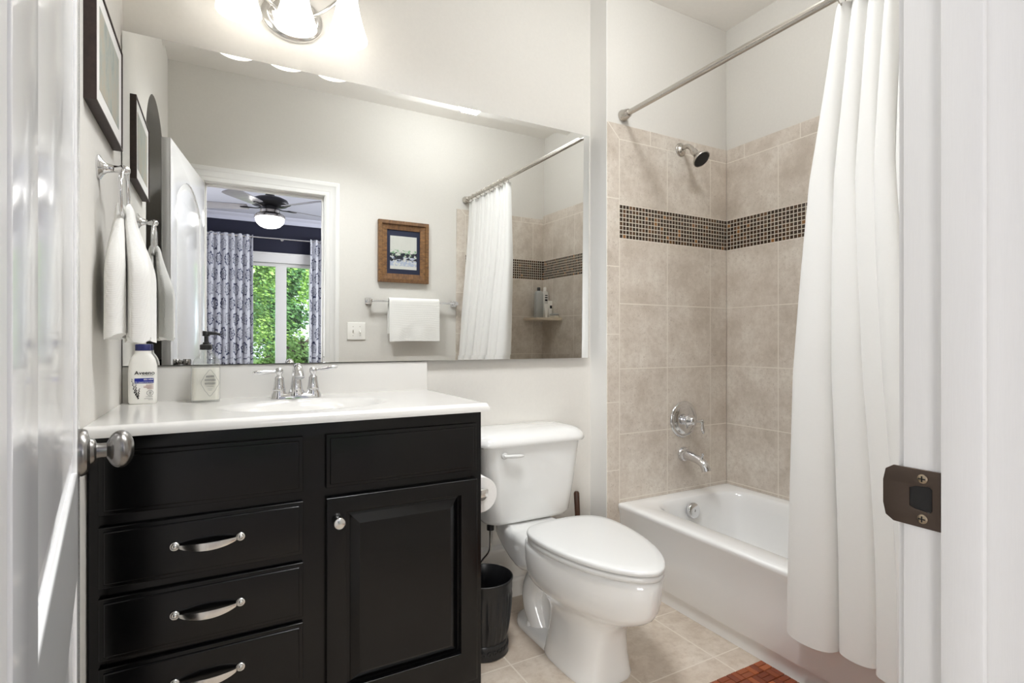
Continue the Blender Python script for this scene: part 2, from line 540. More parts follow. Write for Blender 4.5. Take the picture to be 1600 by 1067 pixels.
def tube(bm, pts, rad, seg=12, caps=True, smooth=0, ry=None):
    """round (or oval) tube through points"""
    pts = [Vector(p) for p in pts]
    rads = list(rad) if isinstance(rad, (list, tuple)) else [rad] * len(pts)
    for _ in range(smooth):
        np_, nr = [pts[0]], [rads[0]]
        for a, b, ra, rb in zip(pts, pts[1:], rads, rads[1:]):
            np_ += [a * 0.75 + b * 0.25, a * 0.25 + b * 0.75]
            nr += [ra * 0.75 + rb * 0.25, ra * 0.25 + rb * 0.75]
        np_.append(pts[-1]); nr.append(rads[-1])
        pts, rads = np_, nr
    up = None
    rings = []
    for i, p in enumerate(pts):
        d = (pts[min(i + 1, len(pts) - 1)] - pts[max(i - 1, 0)]).normalized()
        if up is None:
            up = Vector((0, 0, 1)) if abs(d.z) < 0.9 else Vector((1, 0, 0))
        s = d.cross(up).normalized()
        up = s.cross(d).normalized()
        r = max(rads[i], 1e-5)
        r2 = r if ry is None else r * ry
        rings.append([p + s * (r * math.cos(2 * PI * k / seg)) + up * (r2 * math.sin(2 * PI * k / seg)) for k in range(seg)])
    loft(bm, rings, True, caps, caps)
    return bm

def torus(bm, c, axis, R0, r, seg=40, s2=10):
    q = Vector((0, 0, 1)).rotation_difference(Vector(axis).normalized()).to_matrix()
    c = Vector(c)
    rings = []
    for k in range(seg + 1):
        a = 2 * PI * k / seg
        rings.append([c + q @ Vector(((R0 + r * math.cos(2 * PI * j / s2)) * math.cos(a), (R0 + r * math.cos(2 * PI * j / s2)) * math.sin(a), r * math.sin(2 * PI * j / s2))) for j in range(s2)])
    vr = [[bm.verts.new(p) for p in rg] for rg in rings[:-1]]
    for i in range(seg):
        a, b = vr[i], vr[(i + 1) % seg]
        for j in range(s2):
            k = (j + 1) % s2
            bm.faces.new((a[j], a[k], b[k], b[j]))
    return bm

def rrect(hx, hy, r, n=6, cx=0.0, cy=0.0):
    out = []
    for sx, sy, a0 in ((1, 1, 0), (-1, 1, 90), (-1, -1, 180), (1, -1, 270)):
        for k in range(n + 1):
            a = R(a0 + 90 * k / n)
            out.append((cx + sx * (hx - r) + r * math.cos(a), cy + sy * (hy - r) + r * math.sin(a)))
    return out

def at_z(outline, z):
    return [Vector((p[0], p[1], z)) for p in outline]

def egg(cx, yf, yb, hw, n=48, sf=2.0, sq=2.0, fr=0.30):
    """toilet-seat outline: long round front towards -Y, blunter back"""
    yc = yb - (yb - yf) * fr
    out = []
    for k in range(n):
        a = 2 * PI * k / n
        c, s = math.cos(a), math.sin(a)
        if s < 0:
            e = 2 / sf
            x = hw * math.copysign(abs(c) ** e, c); y = yc - (yc - yf) * abs(s) ** e
        else:
            e = 2 / sq
            x = hw * math.copysign(abs(c) ** e, c); y = yc + (yb - yc) * abs(s) ** e
        out.append((cx + x, y))
    return out

MXZ = lambda y: Matrix(((1, 0, 0, 0), (0, 0, -1, y), (0, 1, 0, 0), (0, 0, 0, 1)))      # x->X, y->Z, faces -Y
MYZ = lambda x: Matrix(((0, 0, 1, x), (1, 0, 0, 0), (0, 1, 0, 0), (0, 0, 0, 1)))       # x->Y, y->Z, faces +X
def curve_mesh(cu, bm, mtx, weld=False):
    """adds a curve's mesh to bm, moved by mtx"""
    o = bpy.data.objects.new('tmp', cu)
    me = o.to_mesh()
    b2 = bmesh.new()
    b2.from_mesh(me)
    o.to_mesh_clear()
    bpy.data.objects.remove(o)
    bpy.data.curves.remove(cu)
    bmesh.ops.transform(b2, matrix=mtx, verts=b2.verts[:])
    if weld:
        bmesh.ops.remove_doubles(b2, verts=b2.verts[:], dist=1e-5)
    m2 = bpy.data.meshes.new('tmp')
    b2.to_mesh(m2)
    b2.free()
    bm.from_mesh(m2)
    bpy.data.meshes.remove(m2)
    return bm

def plate(bm, outlines, thick, bev, mtx, seg=2):
    """flat plate with holes and rounded edges, thickness centred on the plane of mtx"""
    cu = bpy.data.curves.new('tmp', 'CURVE')
    cu.dimensions = '2D'
    cu.fill_mode = 'BOTH'
    cu.extrude = max(thick / 2 - bev, 0)
    cu.bevel_depth = bev
    cu.bevel_resolution = seg
    cu.offset = -bev
    for ol in outlines:
        s = cu.splines.new('POLY')
        s.points.add(len(ol) - 1)
        for q, p in zip(s.points, ol): q.co = (p[0], p[1], 0, 1)
        s.use_cyclic_u = True
    return curve_mesh(cu, bm, mtx, True)

def rect(x0, x1, y0, y1): return [(x0, y0), (x1, y0), (x1, y1), (x0, y1)]

def text(bm, s, size, mtx, align='CENTER', bold=0.0, xs=1.0):
    cu = bpy.data.curves.new('tmp', 'FONT')
    cu.body = s
    cu.size = size
    cu.align_x = align
    cu.offset = bold
    cu.extrude = 0.0001
    cu.resolution_u = 3
    return curve_mesh(cu, bm, mtx @ Matrix.Diagonal((xs, 1, 1, 1)))

def grid(bm, f, nu, nv, uvf=None):
    """surface f(s,t) with optional uv"""
    uvl = bm.loops.layers.uv.verify() if uvf else None
    vs_ = [[bm.verts.new(f(i / nu, j / nv)) for i in range(nu + 1)] for j in range(nv + 1)]
    for j in range(nv):
        for i in range(nu):
            fc = bm.faces.new((vs_[j][i], vs_[j][i + 1], vs_[j + 1][i + 1], vs_[j + 1][i]))
            if uvl:
                for lp, (a, b) in zip(fc.loops, ((i, j), (i + 1, j), (i + 1, j + 1), (i, j + 1))):
                    lp[uvl].uv = uvf(a / nu, b / nv)
    return vs_

def solidify(o, th, off=0.0):
    md = o.modifiers.new('thickness', 'SOLIDIFY'); md.thickness = th; md.offset = off
    es = o.modifiers.new('crisp_hem', 'EDGE_SPLIT'); es.split_angle = R(60)
    return o
def subsurf(o, lv=2):
    md = o.modifiers.new('smooth', 'SUBSURF'); md.levels = lv; md.render_levels = lv
    return o

def sstep(a, b, x):
    t = min(1, max(0, (x - a) / (b - a)))
    return t * t * (3 - 2 * t)

# ---------------------------------------------------------------- the setting
XL, XR, YB, YD = -0.264, 2.332, 2.05, 0.29       # left wall, tiled right wall, mirror wall, door wall
YS, XS, H = 1.928, 1.544, 2.73                   # tiled shower end, its return edge, ceiling

struct('floor', box(BM(), XL - 0.7, XR + 0.1, 0.20, YB + 0.1, -0.06, 0.0), M['floor'], flat=True)
struct('ceiling', box(BM(), XL - 0.7, XR + 0.1, 0.17, YB + 0.1, H, H + 0.05), M['ceiling'], flat=True)
struct('wall_back', box(BM(), XL - 0.1, XR + 0.1, YB, YB + 0.1, 0, H), M['wall'], flat=True)
struct('wall_shower', box(BM(), XS, XR + 0.008, YS + 0.008, YB, 0, H, 0.003), M['wall'])
struct('wall_right', box(BM(), XR + 0.008, XR + 0.1, 0.17, YB, 0, H), M['wall'], flat=True)
# left wall with an arched opening
ol = [(0.17, 0), (0.515, 0), (0.515, 1.93)]
for k in range(1, 24):
    a = PI - PI * k / 24
    ol.append((0.945 + 0.43 * math.cos(a), 1.93 + 0.300 * math.sin(a)))
ol += [(1.375, 1.93), (1.375, 0), (2.05, 0), (2.05, H), (0.17, H)]
struct('wall_left', plate(BM(), [ol], 0.10, 0.0, MYZ(XL - 0.05)), M['wall'])
bm = BM()
box(bm, XL - 0.62, XL - 0.60, 0.46, 1.43, 0, H); box(bm, XL - 0.60, XL - 0.1, 0.44, 0.46, 0, H); box(bm, XL - 0.60, XL - 0.1, 1.43, 1.45, 0, H)
struct('wall_alcove', bm, M['alcove'], flat=True)
# door wall with its opening
JX0, JX1, JT = -0.076, 0.618, 2.04
ol = [(XL - 0.1, 0), (JX0 - 0.02, 0), (JX0 - 0.02, JT + 0.02), (JX1 + 0.02, JT + 0.02), (JX1 + 0.02, 0), (XR + 0.1, 0), (XR + 0.1, H), (XL - 0.1, H)]
struct('wall_door', plate(BM(), [ol], 0.118, 0.0, MXZ(0.231)), M['wall'])
# tiled faces of the tub alcove
struct('wall_shower_tile', box(BM(), XS, XR, YS, YS + 0.008, 0, 2.10, 0.002), M['tileX'], flat=True)
struct('wall_right_tile', box(BM(), XR, XR + 0.008, 0.29, YS, 0, 2.10, 0.0015), M['tileY'], flat=True)
struct('wall_door_tile', box(BM(), 1.567, XR, 0.29, 0.298, 0, 2.07, 0.002), M['tileX2'], flat=True)
# baseboard behind the toilet
bm = BM()
prof = [(2.05, 0), (2.026, 0), (2.026, 0.066), (2.030, 0.074), (2.036, 0.078), (2.036, 0.198), (2.033, 0.204), (2.033, 0.214), (2.040, 0.226), (2.05, 0.230)]
vr = [[bm.verts.new((x, y, z)) for y, z in prof] for x in (0.724, XS)]
for i in range(len(prof) - 1):
    bm.faces.new((vr[0][i], vr[1][i], vr[1][i + 1], vr[0][i + 1]))
bm.faces.new(vr[0]); bm.faces.new(vr[1][::-1])
struct('baseboard_back', bm, M['trim'], sharp=20)
bm = BM(); box(bm, XS - 0.012, XS, YS + 0.008, YB - 0.014, 0, 0.22, 0.002)
struct('baseboard_return', bm, M['trim'])
bm = BM(); box(bm, JX1 + 0.095, 1.60, 0.29, 0.303, 0, 0.13, 0.003); struct('baseboard_door', bm, M['trim'])

bm = BM(); box(bm, XS - 0.003, XS + 0.0005, YS + 0.002, YB, 0.22, H)
struct('trim_5', bm, M['trim'], flat=True)

# door frame: jambs, stops and casing
bm = BM()
box(bm, JX1, JX1 + 0.02, 0.168, 0.292, 0, JT + 0.02, 0.0015)
box(bm, JX0 - 0.02, JX0, 0.168, 0.292, 0, JT + 0.02, 0.0015)
box(bm, JX0, JX1, 0.168, 0.292, JT, JT + 0.02, 0.0015)
for x0, x1 in ((JX1 - 0.010, JX1), (JX0, JX0 + 0.010)):
    box(bm, x0, x1, 0.222, 0.256, 0, JT, 0.003)
box(bm, JX0 + 0.01, JX1 - 0.01, 0.222, 0.256, JT - 0.010, JT, 0.003)
jamb = struct('trim_1', bm, M['trim'])
tag(jamb, 'white painted door jamb with its stop, at the right edge of the doorway', kind='structure')
bm = BM()
def casing(bm, y0, sgn):
    """moulded casing, mitred round the opening; y0 wall face, sgn = side it stands out to"""
    prof = [(0.005, 0.0), (0.005, 0.008), (0.012, 0.011), (0.030, 0.011), (0.036, 0.014), (0.062, 0.015), (0.070, 0.019), (0.090, 0.019), (0.095, 0.016), (0.095, 0.0)]
    path = [(JX0, 0, -1, 0), (JX0, JT, -1, 1), (JX1, JT, 1, 1), (JX1, 0, 1, 0)]
    rings = []
    for x, z, dx, dz in path:
        rings.append([Vector((x + dx * w, y0 + sgn * h, z + dz * w)) for w, h in prof])
    loft(bm, rings, True, True, True)
casing(bm, 0.29, 1)
struct('trim_2', bm, M['trim'], sharp=25)
bm = BM(); casing(bm, 0.172, -1)
struct('trim_3', bm, M['trim'], sharp=25)

# strike plate let into the jamb (a part of it)
SZ = 0.943
ol = [(0.2585, SZ - 0.029), (0.300, SZ - 0.029), (0.3075, SZ - 0.024), (0.310, SZ - 0.012), (0.310, SZ + 0.012), (0.3075, SZ + 0.024), (0.300, SZ + 0.029), (0.2585, SZ + 0.029)]
hole = [(0.2655, SZ - 0.0105), (0.2655, SZ + 0.0105), (0.268, SZ + 0.013), (0.280, SZ + 0.0115), (0.2855, SZ + 0.009), (0.2855, SZ - 0.009), (0.280, SZ - 0.0115), (0.268, SZ - 0.013)]
bm = BM(); plate(bm, [ol, hole], 0.0024, 0.0006, MYZ(JX1 - 0.0012))
sp = obj('strike_plate', bm, M['bronze'], jamb)
tag(sp, 'dark bronze strike plate')
for dz in (-0.020, 0.020):
    bm = BM()
    lathe(bm, [(0.0045, 0), (0.0045, 0.0008), (0.0032, 0.0016), (0.0, 0.0018)], (JX1 - 0.0024, 0.2735, SZ + dz), (-1, 0, 0), 20)
    for rx, rz in ((0.003, 0.0006), (0.0006, 0.003)):
        box(bm, JX1 - 0.0046, JX1 - 0.0041, 0.2735 - rx, 0.2735 + rx, SZ + dz - rz, SZ + dz + rz)  # flat dark bars painted as the shaded screw slots
    s_ = obj('screw_head', bm, [M['brass'], M['recess_shade']], sp)
    for p in s_.data.polygons:
        if len(p.vertices) == 4 and p.index >= len(s_.data.polygons) - 12: p.material_index = 1
bm = BM(); box(bm, JX1 - 0.0010, JX1 - 0.0002, 0.2657, 0.2853, SZ - 0.0125, SZ + 0.0125)
obj('latch_pocket_shade', bm, M['recess_shade'], sp, flat=True)  # thin dark sheet in place of the shade inside the latch hole

# door leaf, opened against the left wall
DW, DT, DH = 0.798, 0.035, 2.02
ang = math.atan2(1.09 - 0.297, -0.199 + 0.079)
door = thing('door_1', 'white two-panel door standing open against the left wall', 'door', (-0.079, 0.297, 0.012), ang)
door['kind'] = 'structure'
# local: x along the leaf, room side is -y
bm = BM()
box(bm, 0, DW, 0.0035, DT - 0.0035, 0, DH, 0.001)
def arch_panel(x0, x1, z0, z1, rise, n=16):
    o_ = [(x0, z0), (x1, z0), (x1, z1 - rise)]
    for k in range(1, n):
        t_ = k / n
        o_.append((x1 + (x0 - x1) * t_, z1 - rise + rise * math.sin(PI * t_) ** 0.8))
    o_.append((x0, z1 - rise))
    return o_
up = arch_panel(0.115, DW - 0.115, 0.90, 1.90, 0.12)
lo = rect(0.115, DW - 0.115, 0.20, 0.745)
frame_o = rect(0, DW, 0, DH)
for y0 in (0.002, DT - 0.002):
    plate(bm, [frame_o, up, lo], 0.010, 0.0035, MXZ(y0), 3)
obj('leaf', bm, M['door'], door, local=True)
bm = BM()
def inset(ol_, d):
    xs_ = [p[0] for p in ol_]; zs_ = [p[1] for p in ol_]
    cx_, cz_ = (min(xs_) + max(xs_)) / 2, (min(zs_) + max(zs_)) / 2
    kx = 1 - 2 * d / (max(xs_) - min(xs_)); kz = 1 - 2 * d / (max(zs_) - min(zs_))
    return [(cx_ + (p[0] - cx_) * kx, cz_ + (p[1] - cz_) * kz) for p in ol_]
for y0 in (0.0035, DT - 0.0035):
    for ol_ in (up, lo):
        plate(bm, [inset(ol_, 0.030)], 0.0064, 0.003, MXZ(y0), 3)
obj('raised_panels', bm, M['door'], door, local=True)
# knobs, both faces
KX, KZ = DW - 0.062, 0.920
prof = [(0.0355, 0.0), (0.0358, 0.004), (0.0340, 0.0085), (0.0325, 0.0105), (0.0240, 0.0125), (0.0205, 0.0140), (0.0190, 0.0180), (0.0165, 0.0205), (0.0120, 0.0215), (0.0112, 0.0260), (0.0112, 0.0340)]
prof += [(0.0290 * math.sin(PI * k / 16) ** 0.85, 0.0515 - 0.0175 * math.cos(PI * k / 16)) for k in range(3, 17)]
bm = BM(); lathe(bm, prof, (KX, -0.003, KZ), (0, -1, 0), 40)
kn = obj('door_knob', bm, M['pewter'], door, local=True); tag(kn, 'brushed pewter door knob')
bm = BM(); lathe(bm, [(r, h * 0.8) for r, h in prof], (KX, DT + 0.003, KZ), (0, 1, 0), 40)
obj('door_knob', bm, M['pewter'], door, local=True)
for hz in (0.20, 1.0, 1.80):
    bm = BM()
    lathe(bm, [(0.006, -0.045), (0.006, 0.045)], (-0.004, DT + 0.005, hz), (0, 0, 1), 14)
    obj('hinge', bm, M['pewter'], door, local=True)

# ---------------------------------------------------------------- mirror (leans a touch forward on the backsplash)
def mY(z): return 2.020 - 0.0078 * (z - 1.54)
mx0, mx1, mz0, mz1, bw = -0.2605, 1.509, 1.0245, 2.0535, 0.019
bm = BM()
def mring(d, back):
    return [Vector((x, mY(z) + back, z)) for x, z in ((mx0 + d, mz0 + d), (mx1 - d, mz0 + d), (mx1 - d, mz1 - d), (mx0 + d, mz1 - d))]
loft(bm, [mring(0, 0.006), mring(0, 0.0005), mring(bw, 0.0)], True, True, True)
mir = obj('mirror', bm, M['mirror'], flat=True)
tag(mir, 'wide frameless wall mirror with a slim slanted rim above the white vanity top', 'mirror')

# ---------------------------------------------------------------- vanity cabinet
van = thing('vanity_cabinet', 'black painted vanity cabinet with drawers and one door under the white sink top', 'cabinet', (0.23, 1.80, 0))
VX0, VX1, VF = -0.260, 0.722, 1.525
bm = BM()
box(bm, VX0, VX0 + 0.018, VF + 0.018, 2.045, 0, 0.884); box(bm, VX1 - 0.018, VX1, VF + 0.018, 2.045, 0, 0.884, 0.001)
box(bm, VX0 + 0.018, VX1 - 0.018, 2.030, 2.045, 0, 0.70); box(bm, VX0 + 0.018, VX1 - 0.018, VF + 0.018, 2.03, 0.09, 0.105)
box(bm, VX0 + 0.018, VX1 - 0.018, VF + 0.075, VF + 0.090, 0, 0.09)
obj('carcass', bm, M['black'], van, flat=True)
bm = BM()
plate(bm, [rect(VX0, VX1, 0.0, 0.884), rect(-0.215, 0.175, 0.235, 0.335), rect(-0.215, 0.175, 0.395, 0.495), rect(-0.215, 0.175, 0.56, 0.655), rect(-0.215, 0.175, 0.725, 0.825), rect(0.275, 0.68, 0.725, 0.825), rect(0.275, 0.68, 0.10, 0.655)], 0.018, 0.0015, MXZ(VF + 0.009))
obj('face_frame', bm, M['black'], van)
def slab_front(x0, x1, z0, z1, nm, par=van):
    bm_ = BM()
    # ogee edge: a stepped, rounded slab
    plate(bm_, [rect(x0, x1, z0, z1)], 0.012, 0.003, MXZ(VF - 0.0065), 3)
    plate(bm_, [rect(x0 + 0.010, x1 - 0.010, z0 + 0.010, z1 - 0.010)], 0.010, 0.0035, MXZ(VF - 0.0125), 3)
    return obj(nm, bm_, M['black'], par)
LX0, LX1, RX0, RX1 = -0.240, 0.1955, 0.254, 0.701
slab_front(LX0, LX1, 0.703, 0.848, 'false_drawer_front')
slab_front(RX0, RX1, 0.703, 0.848, 'false_drawer_front')
def bail_pull(par, cx, cz, y0):
    """arched flat band with round button ends"""
    bm_ = BM()
    hw = 0.064
    n = 26
    rings = []
    for k in range(n + 1):
        t_ = -1 + 2 * k / n
        x = cx + hw * t_
        bow = math.cos(t_ * PI / 2) ** 0.7 if abs(t_) < 1 else 0
        y = y0 - 0.006 - 0.021 * bow
        hz = 0.0032 + 0.0060 * (1 - abs(t_) ** 2.2)
        th = 0.0022
        zz = cz - 0.004 * bow
        rings.append([Vector((x, y - th, zz - hz)), Vector((x, y - th * 1.5, zz)), Vector((x, y - th, zz + hz)), Vector((x, y + th, zz + hz * 0.9)), Vector((x, y + th, zz - hz * 0.9))])
    loft(bm_, rings, True, True, True)
    for s in (-1, 1):
        lathe(bm_, [(0.0105, 0.0), (0.0112, 0.003), (0.0095, 0.006), (0.0070, 0.0068), (0.0062, 0.0058), (0.0052, 0.0075), (0.0, 0.0095)], (cx + s * (hw + 0.006), y0, cz), (0, -1, 0), 28)
    return obj('bail_pull', bm_, M['satin'], par, sharp=50)
for z0, z1, hz in ((0.537, 0.677, 0.612), (0.372, 0.515, 0.448), (0.205, 0.356, 0.286)):
    d = slab_front(LX0, LX1, z0, z1, 'drawer')
    pl = bail_pull(d, -0.0225, hz, VF - 0.0172)
    tag(pl, 'satin nickel arched pull')
# door: frame with raised panel
dr = None
bm = BM()
DZ0, DZ1 = 0.058, 0.677
px0, px1, pz0, pz1 = 0.308, 0.647, 0.150, 0.632
plate(bm, [rect(RX0, RX1, DZ0, DZ1), rect(px0, px1, pz0, pz1)], 0.019, 0.0035, MXZ(VF - 0.0097), 3)
dr = obj('door', bm, M['black'], van)
bm = BM()
y1, y2, w = VF - 0.0035, VF - 0.0165, 0.032
def rr(x0, x1, z0, z1, y): return [Vector((x0, y, z0)), Vector((x1, y, z0)), Vector((x1, y, z1)), Vector((x0, y, z1))]
loft(bm, [rr(px0 - 0.004, px1 + 0.004, pz0 - 0.004, pz1 + 0.004, VF + 0.002), rr(px0 - 0.004, px1 + 0.004, pz0 - 0.004, pz1 + 0.004, y1), rr(px0 + 0.006, px1 - 0.006, pz0 + 0.006, pz1 - 0.006, y1),
          rr(px0 + 0.010, px1 - 0.010, pz0 + 0.010, pz1 - 0.010, y1 - 0.001), rr(px0 + w, px1 - w, pz0 + w, pz1 - w, y2), rr(px0 + w + 0.003, px1 - w - 0.003, pz0 + w + 0.003, pz1 - w - 0.003, y2 - 0.0012)], True, True, True)
obj('raised_panel', bm, M['black'], dr, sharp=14)
bm = BM(); lathe(bm, [(0.008, 0), (0.008, 0.002), (0.0055, 0.006), (0.006, 0.011), (0.0125, 0.016), (0.0158, 0.021), (0.0158, 0.024), (0.0145, 0.0255), (0.0135, 0.0245), (0.010, 0.0265), (0.0, 0.0285)], (0.284, VF - 0.0192, 0.612), (0, -1, 0), 32)
tag(obj('knob', bm, M['satin'], dr, sharp=55), 'satin nickel knob')

# ---------------------------------------------------------------- vanity top with integral basin and backsplash
bm = BM()
cx, cy, ax, ay, dep = 0.237, 1.735, 0.225, 0.150, 0.105
TX0, TX1, TY0, TY1, TZ = XL + 0.001, 0.737, 1.487, 2.031, 0.910
def top(s, t):
    x = TX0 + (TX1 - TX0) * s; y = TY0 + (TY1 - TY0) * t
    r = math.hypot((x - cx) / ax, (y - cy) / ay)
    z = TZ
    if r < 1.12:
        z -= dep * (1 - sstep(0.18, 1.10, r))
    # soft front and right edge
    e = min(y - TY0, TX1 - x)
    if e < 0.012: z -= 0.010 * (1 - e / 0.012) ** 2
    return Vector((x, y, z))
nu, nv = 110, 62
g = grid(bm, top, nu, nv)
zb = 0.8845
g2 = grid(bm, lambda s, t: top(s, t) - Vector((0, 0, 0.0255 if 0 < s < 1 and 0 < t < 1 else top(s, t).z - zb)), nu, nv)
rim = lambda g_: [g_[0][i] for i in range(nu + 1)] + [g_[j][nu] for j in range(1, nv + 1)] + [g_[nv][i] for i in range(nu - 1, -1, -1)] + [g_[j][0] for j in range(nv - 1, 0, -1)]
edge, eb = rim(g), rim(g2)
for i in range(len(edge)):
    j = (i + 1) % len(edge)
    bm.faces.new((edge[i], eb[i], eb[j], edge[j]))
vt = obj('sink_counter', bm, M['counter'], sharp=50)
tag(vt, 'white cultured marble vanity top with moulded oval basin and backsplash', 'sink')
bm = BM(); box(bm, TX0, 0.7265, 2.030, 2.049, 0.8845, 1.0225, 0.004, 3)
obj('backsplash', bm, M['counter'], vt)
bm = BM(); lathe(bm, [(0.024, 0), (0.024, 0.003), (0.019, 0.005), (0.0, 0.005)], (cx, cy + 0.02, TZ - dep - 0.0005), (0, 0, 1), 28)
obj('drain', bm, M['chrome'], vt)

# ---------------------------------------------------------------- faucet
fa = thing('faucet', 'chrome centerset faucet with two lever handles behind the basin', 'faucet', (0.230, 1.945, TZ))
FX, FY = 0.230, 1.945
TZF = TZ
TZ = TZ + 0.0003
bm = BM()
loft(bm, [at_z(rrect(0.080, 0.027, 0.026, 8, FX, FY), TZ), at_z(rrect(0.080, 0.027, 0.026, 8, FX, FY), TZ + 0.006), at_z(rrect(0.074, 0.022, 0.021, 8, FX, FY), TZ + 0.014), at_z(rrect(0.068, 0.017, 0.016, 8, FX, FY), TZ + 0.016)], True, True, True)
obj('base_plate', bm, M['chrome'], fa)
bm = BM()
lathe(bm, [(0.029, 0.0), (0.028, 0.008), (0.022, 0.018), (0.019, 0.026), (0.0175, 0.04)], (FX, FY, TZ + 0.008), (0, 0, 1), 32, True, False)
pts = [(FX, FY, TZ + 0.04), (FX, FY + 0.002, TZ + 0.068), (FX, FY - 0.004, TZ + 0.092), (FX, FY - 0.022, TZ + 0.106), (FX, FY - 0.048, TZ + 0.105), (FX, FY - 0.070, TZ + 0.091), (FX, FY - 0.080, TZ + 0.072)]
tube(bm, pts, [0.0185, 0.0150, 0.0135, 0.013, 0.0132, 0.0142, 0.0155], 24, True, 3)
obj('spout', bm, M['chrome'], fa, sharp=50)
for s, dz in ((-1, -0.003), (1, 0.012)):
    hx = FX + s * 0.0535
    bm = BM()
    lathe(bm, [(0.0265, 0.0), (0.0255, 0.006), (0.020, 0.016), (0.0195, 0.022), (0.0205, 0.024), (0.0185, 0.028), (0.0145, 0.058), (0.0150, 0.061), (0.0120, 0.066), (0.0080, 0.070), (0.0085, 0.074), (0.0125, 0.080), (0.0125, 0.088), (0.0085, 0.095), (0.0, 0.097)], (hx, FY, TZ + 0.006), (0, 0, 1), 32)
    hd = obj('handle', bm, M['chrome'], fa, sharp=50)
    bm = BM()
    p0 = Vector((hx, FY, TZ + 0.090)); dv = Vector((s * 0.080, -0.006, dz))
    tube(bm, [p0, p0 + dv * 0.25, p0 + dv * 0.45, p0 + dv * 0.72, p0 + dv * 0.90, p0 + dv], [0.0050, 0.0046, 0.0062, 0.0082, 0.0068, 0.0035], 16, True, 2)
    obj('lever', bm, M['chrome'], hd, sharp=60)

# ---------------------------------------------------------------- lotion bottle
TZ = TZF
LB = (-0.2045, 1.986, TZ + 0.0004)
lb = thing('lotion_bottle', 'white lotion bottle with navy cap in the left corner of the vanity top', 'bottle', LB)
bm = BM()
def se(hx, hy, z, n=40, e=3.2):
    return [Vector((LB[0] + math.copysign(abs(math.cos(2 * PI * k / n)) ** (2 / e) * hx, math.cos(2 * PI * k / n)), LB[1] + math.copysign(abs(math.sin(2 * PI * k / n)) ** (2 / e) * hy, math.sin(2 * PI * k / n)), LB[2] + z)) for k in range(n)]
loft(bm, [se(0.0335, 0.017, 0), se(0.0365, 0.0195, 0.004), se(0.0372, 0.020, 0.03), se(0.0372, 0.020, 0.095), se(0.0360, 0.0195, 0.118), se(0.0325, 0.0185, 0.134), se(0.0270, 0.017, 0.145), se(0.0225, 0.0165, 0.151, e=2.4), se(0.0215, 0.0165, 0.154, e=2.2), se(0.0215, 0.0165, 0.161, e=2.2), se(0.018, 0.015, 0.1615, e=2)], True, True, True)
obj('bottle_body', bm, M['lotion'], lb, sharp=50)
bm = BM(); loft(bm, [se(0.0200, 0.0158, 0.162, e=2.2), se(0.0200, 0.0158, 0.179, e=2.2), se(0.0185, 0.0145, 0.181, e=2.2)], True, True, True)
obj('cap', bm, M['bluecap'], lb)
yl = LB[1] - 0.0206
T0 = lambda x, z, y=yl: MXZ(y) @ Matrix.Translation((LB[0] + x, LB[2] + z, 0))
bm = BM(); text(bm, 'Aveeno', 0.0150, T0(0.0065, 0.0895), 'CENTER', 0.0002, 1.10)
obj('printed_name', bm, M['ink'], lb, flat=True)
bm = BM()
# sprig of lavender
for (x0, z0, x1, z1) in ((-0.017, 0.030, -0.026, 0.075), (-0.014, 0.024, -0.016, 0.058), (-0.011, 0.018, -0.007, 0.046)):
    for k in range(9):
        t_ = k / 8
        xx, zz = x0 + (x1 - x0) * t_, z0 + (z1 - z0) * t_
        r_ = 0.0019 * (1 - 0.55 * t_)
        s_ = 0.0012 * (-1) ** k
        plate(bm, [[(LB[0] + xx + s_ + r_ * math.cos(a), LB[2] + zz + 1.5 * r_ * math.sin(a)) for a in (0, 1.05, 2.1, 3.14, 4.19, 5.24)]], 0.0004, 0, MXZ(yl))
        box(bm, LB[0] + xx - 0.0003, LB[0] + xx + 0.0003, yl - 0.0002, yl + 0.0002, LB[2] + zz - 0.003, LB[2] + zz + 0.003)
obj('printed_sprig', bm, M['ink'], lb, flat=True)
bm = BM(); box(bm, LB[0] - 0.0190, LB[0] + 0.0295, yl - 0.0002, yl + 0.0006, LB[2] + 0.063, LB[2] + 0.078)
bb = obj('label_band', bm, M['blueband'], lb, flat=True)
bm = BM()
text(bm, 'skin relief', 0.0062, T0(0.0280, 0.0722, yl - 0.0005), 'RIGHT', 0.0001)
text(bm, '24hr moisturizing lotion', 0.0050, T0(0.0285, 0.0650, yl - 0.0005), 'RIGHT')
obj('band_lettering', bm, M['whiteink'], bb, flat=True)
bm = BM()
for k, (w_, zz) in enumerate(((0.020, 0.0570), (0.026, 0.0530), (0.026, 0.0490), (0.016, 0.0450))):
    n = int(w_ / 0.0032)
    for j in range(n):
        box(bm, LB[0] + 0.0290 - 0.0032 * (j + 1) + 0.0004, LB[0] + 0.0290 - 0.0032 * j - 0.0004, yl - 0.0002, yl + 0.0002, LB[2] + zz, LB[2] + zz + 0.0016)
obj('fine_print', bm, M['redink'], lb, flat=True)
bm = BM()
torus(bm, (LB[0] + 0.020, yl, LB[2] + 0.0330), (0, 1, 0), 0.0082, 0.0005, 30, 6)
text(bm, '24', 0.0065, T0(0.020, 0.0325), 'CENTER', 0.0001); text(bm, 'HR', 0.0045, T0(0.020, 0.0285), 'CENTER', 0.0001)
obj('printed_seal', bm, M['greyink'], lb, flat=True)
bm = BM()
for w_, zz in ((0.018, 0.0210), (0.022, 0.0155), (0.012, 0.0120)):
    bm = BM(); box(bm, LB[0] + 0.027 - w_, LB[0] + 0.027, yl - 0.0002, yl + 0.0002, LB[2] + zz, LB[2] + zz + 0.0008)
    obj('printed_line', bm, M['greyink'], lb, flat=True)
bm = BM(); text(bm, 'ACTIVE NATURALS', 0.0034, T0(0.0275, 0.0850), 'RIGHT')
obj('printed_motto', bm, M['greyink'], lb, flat=True)

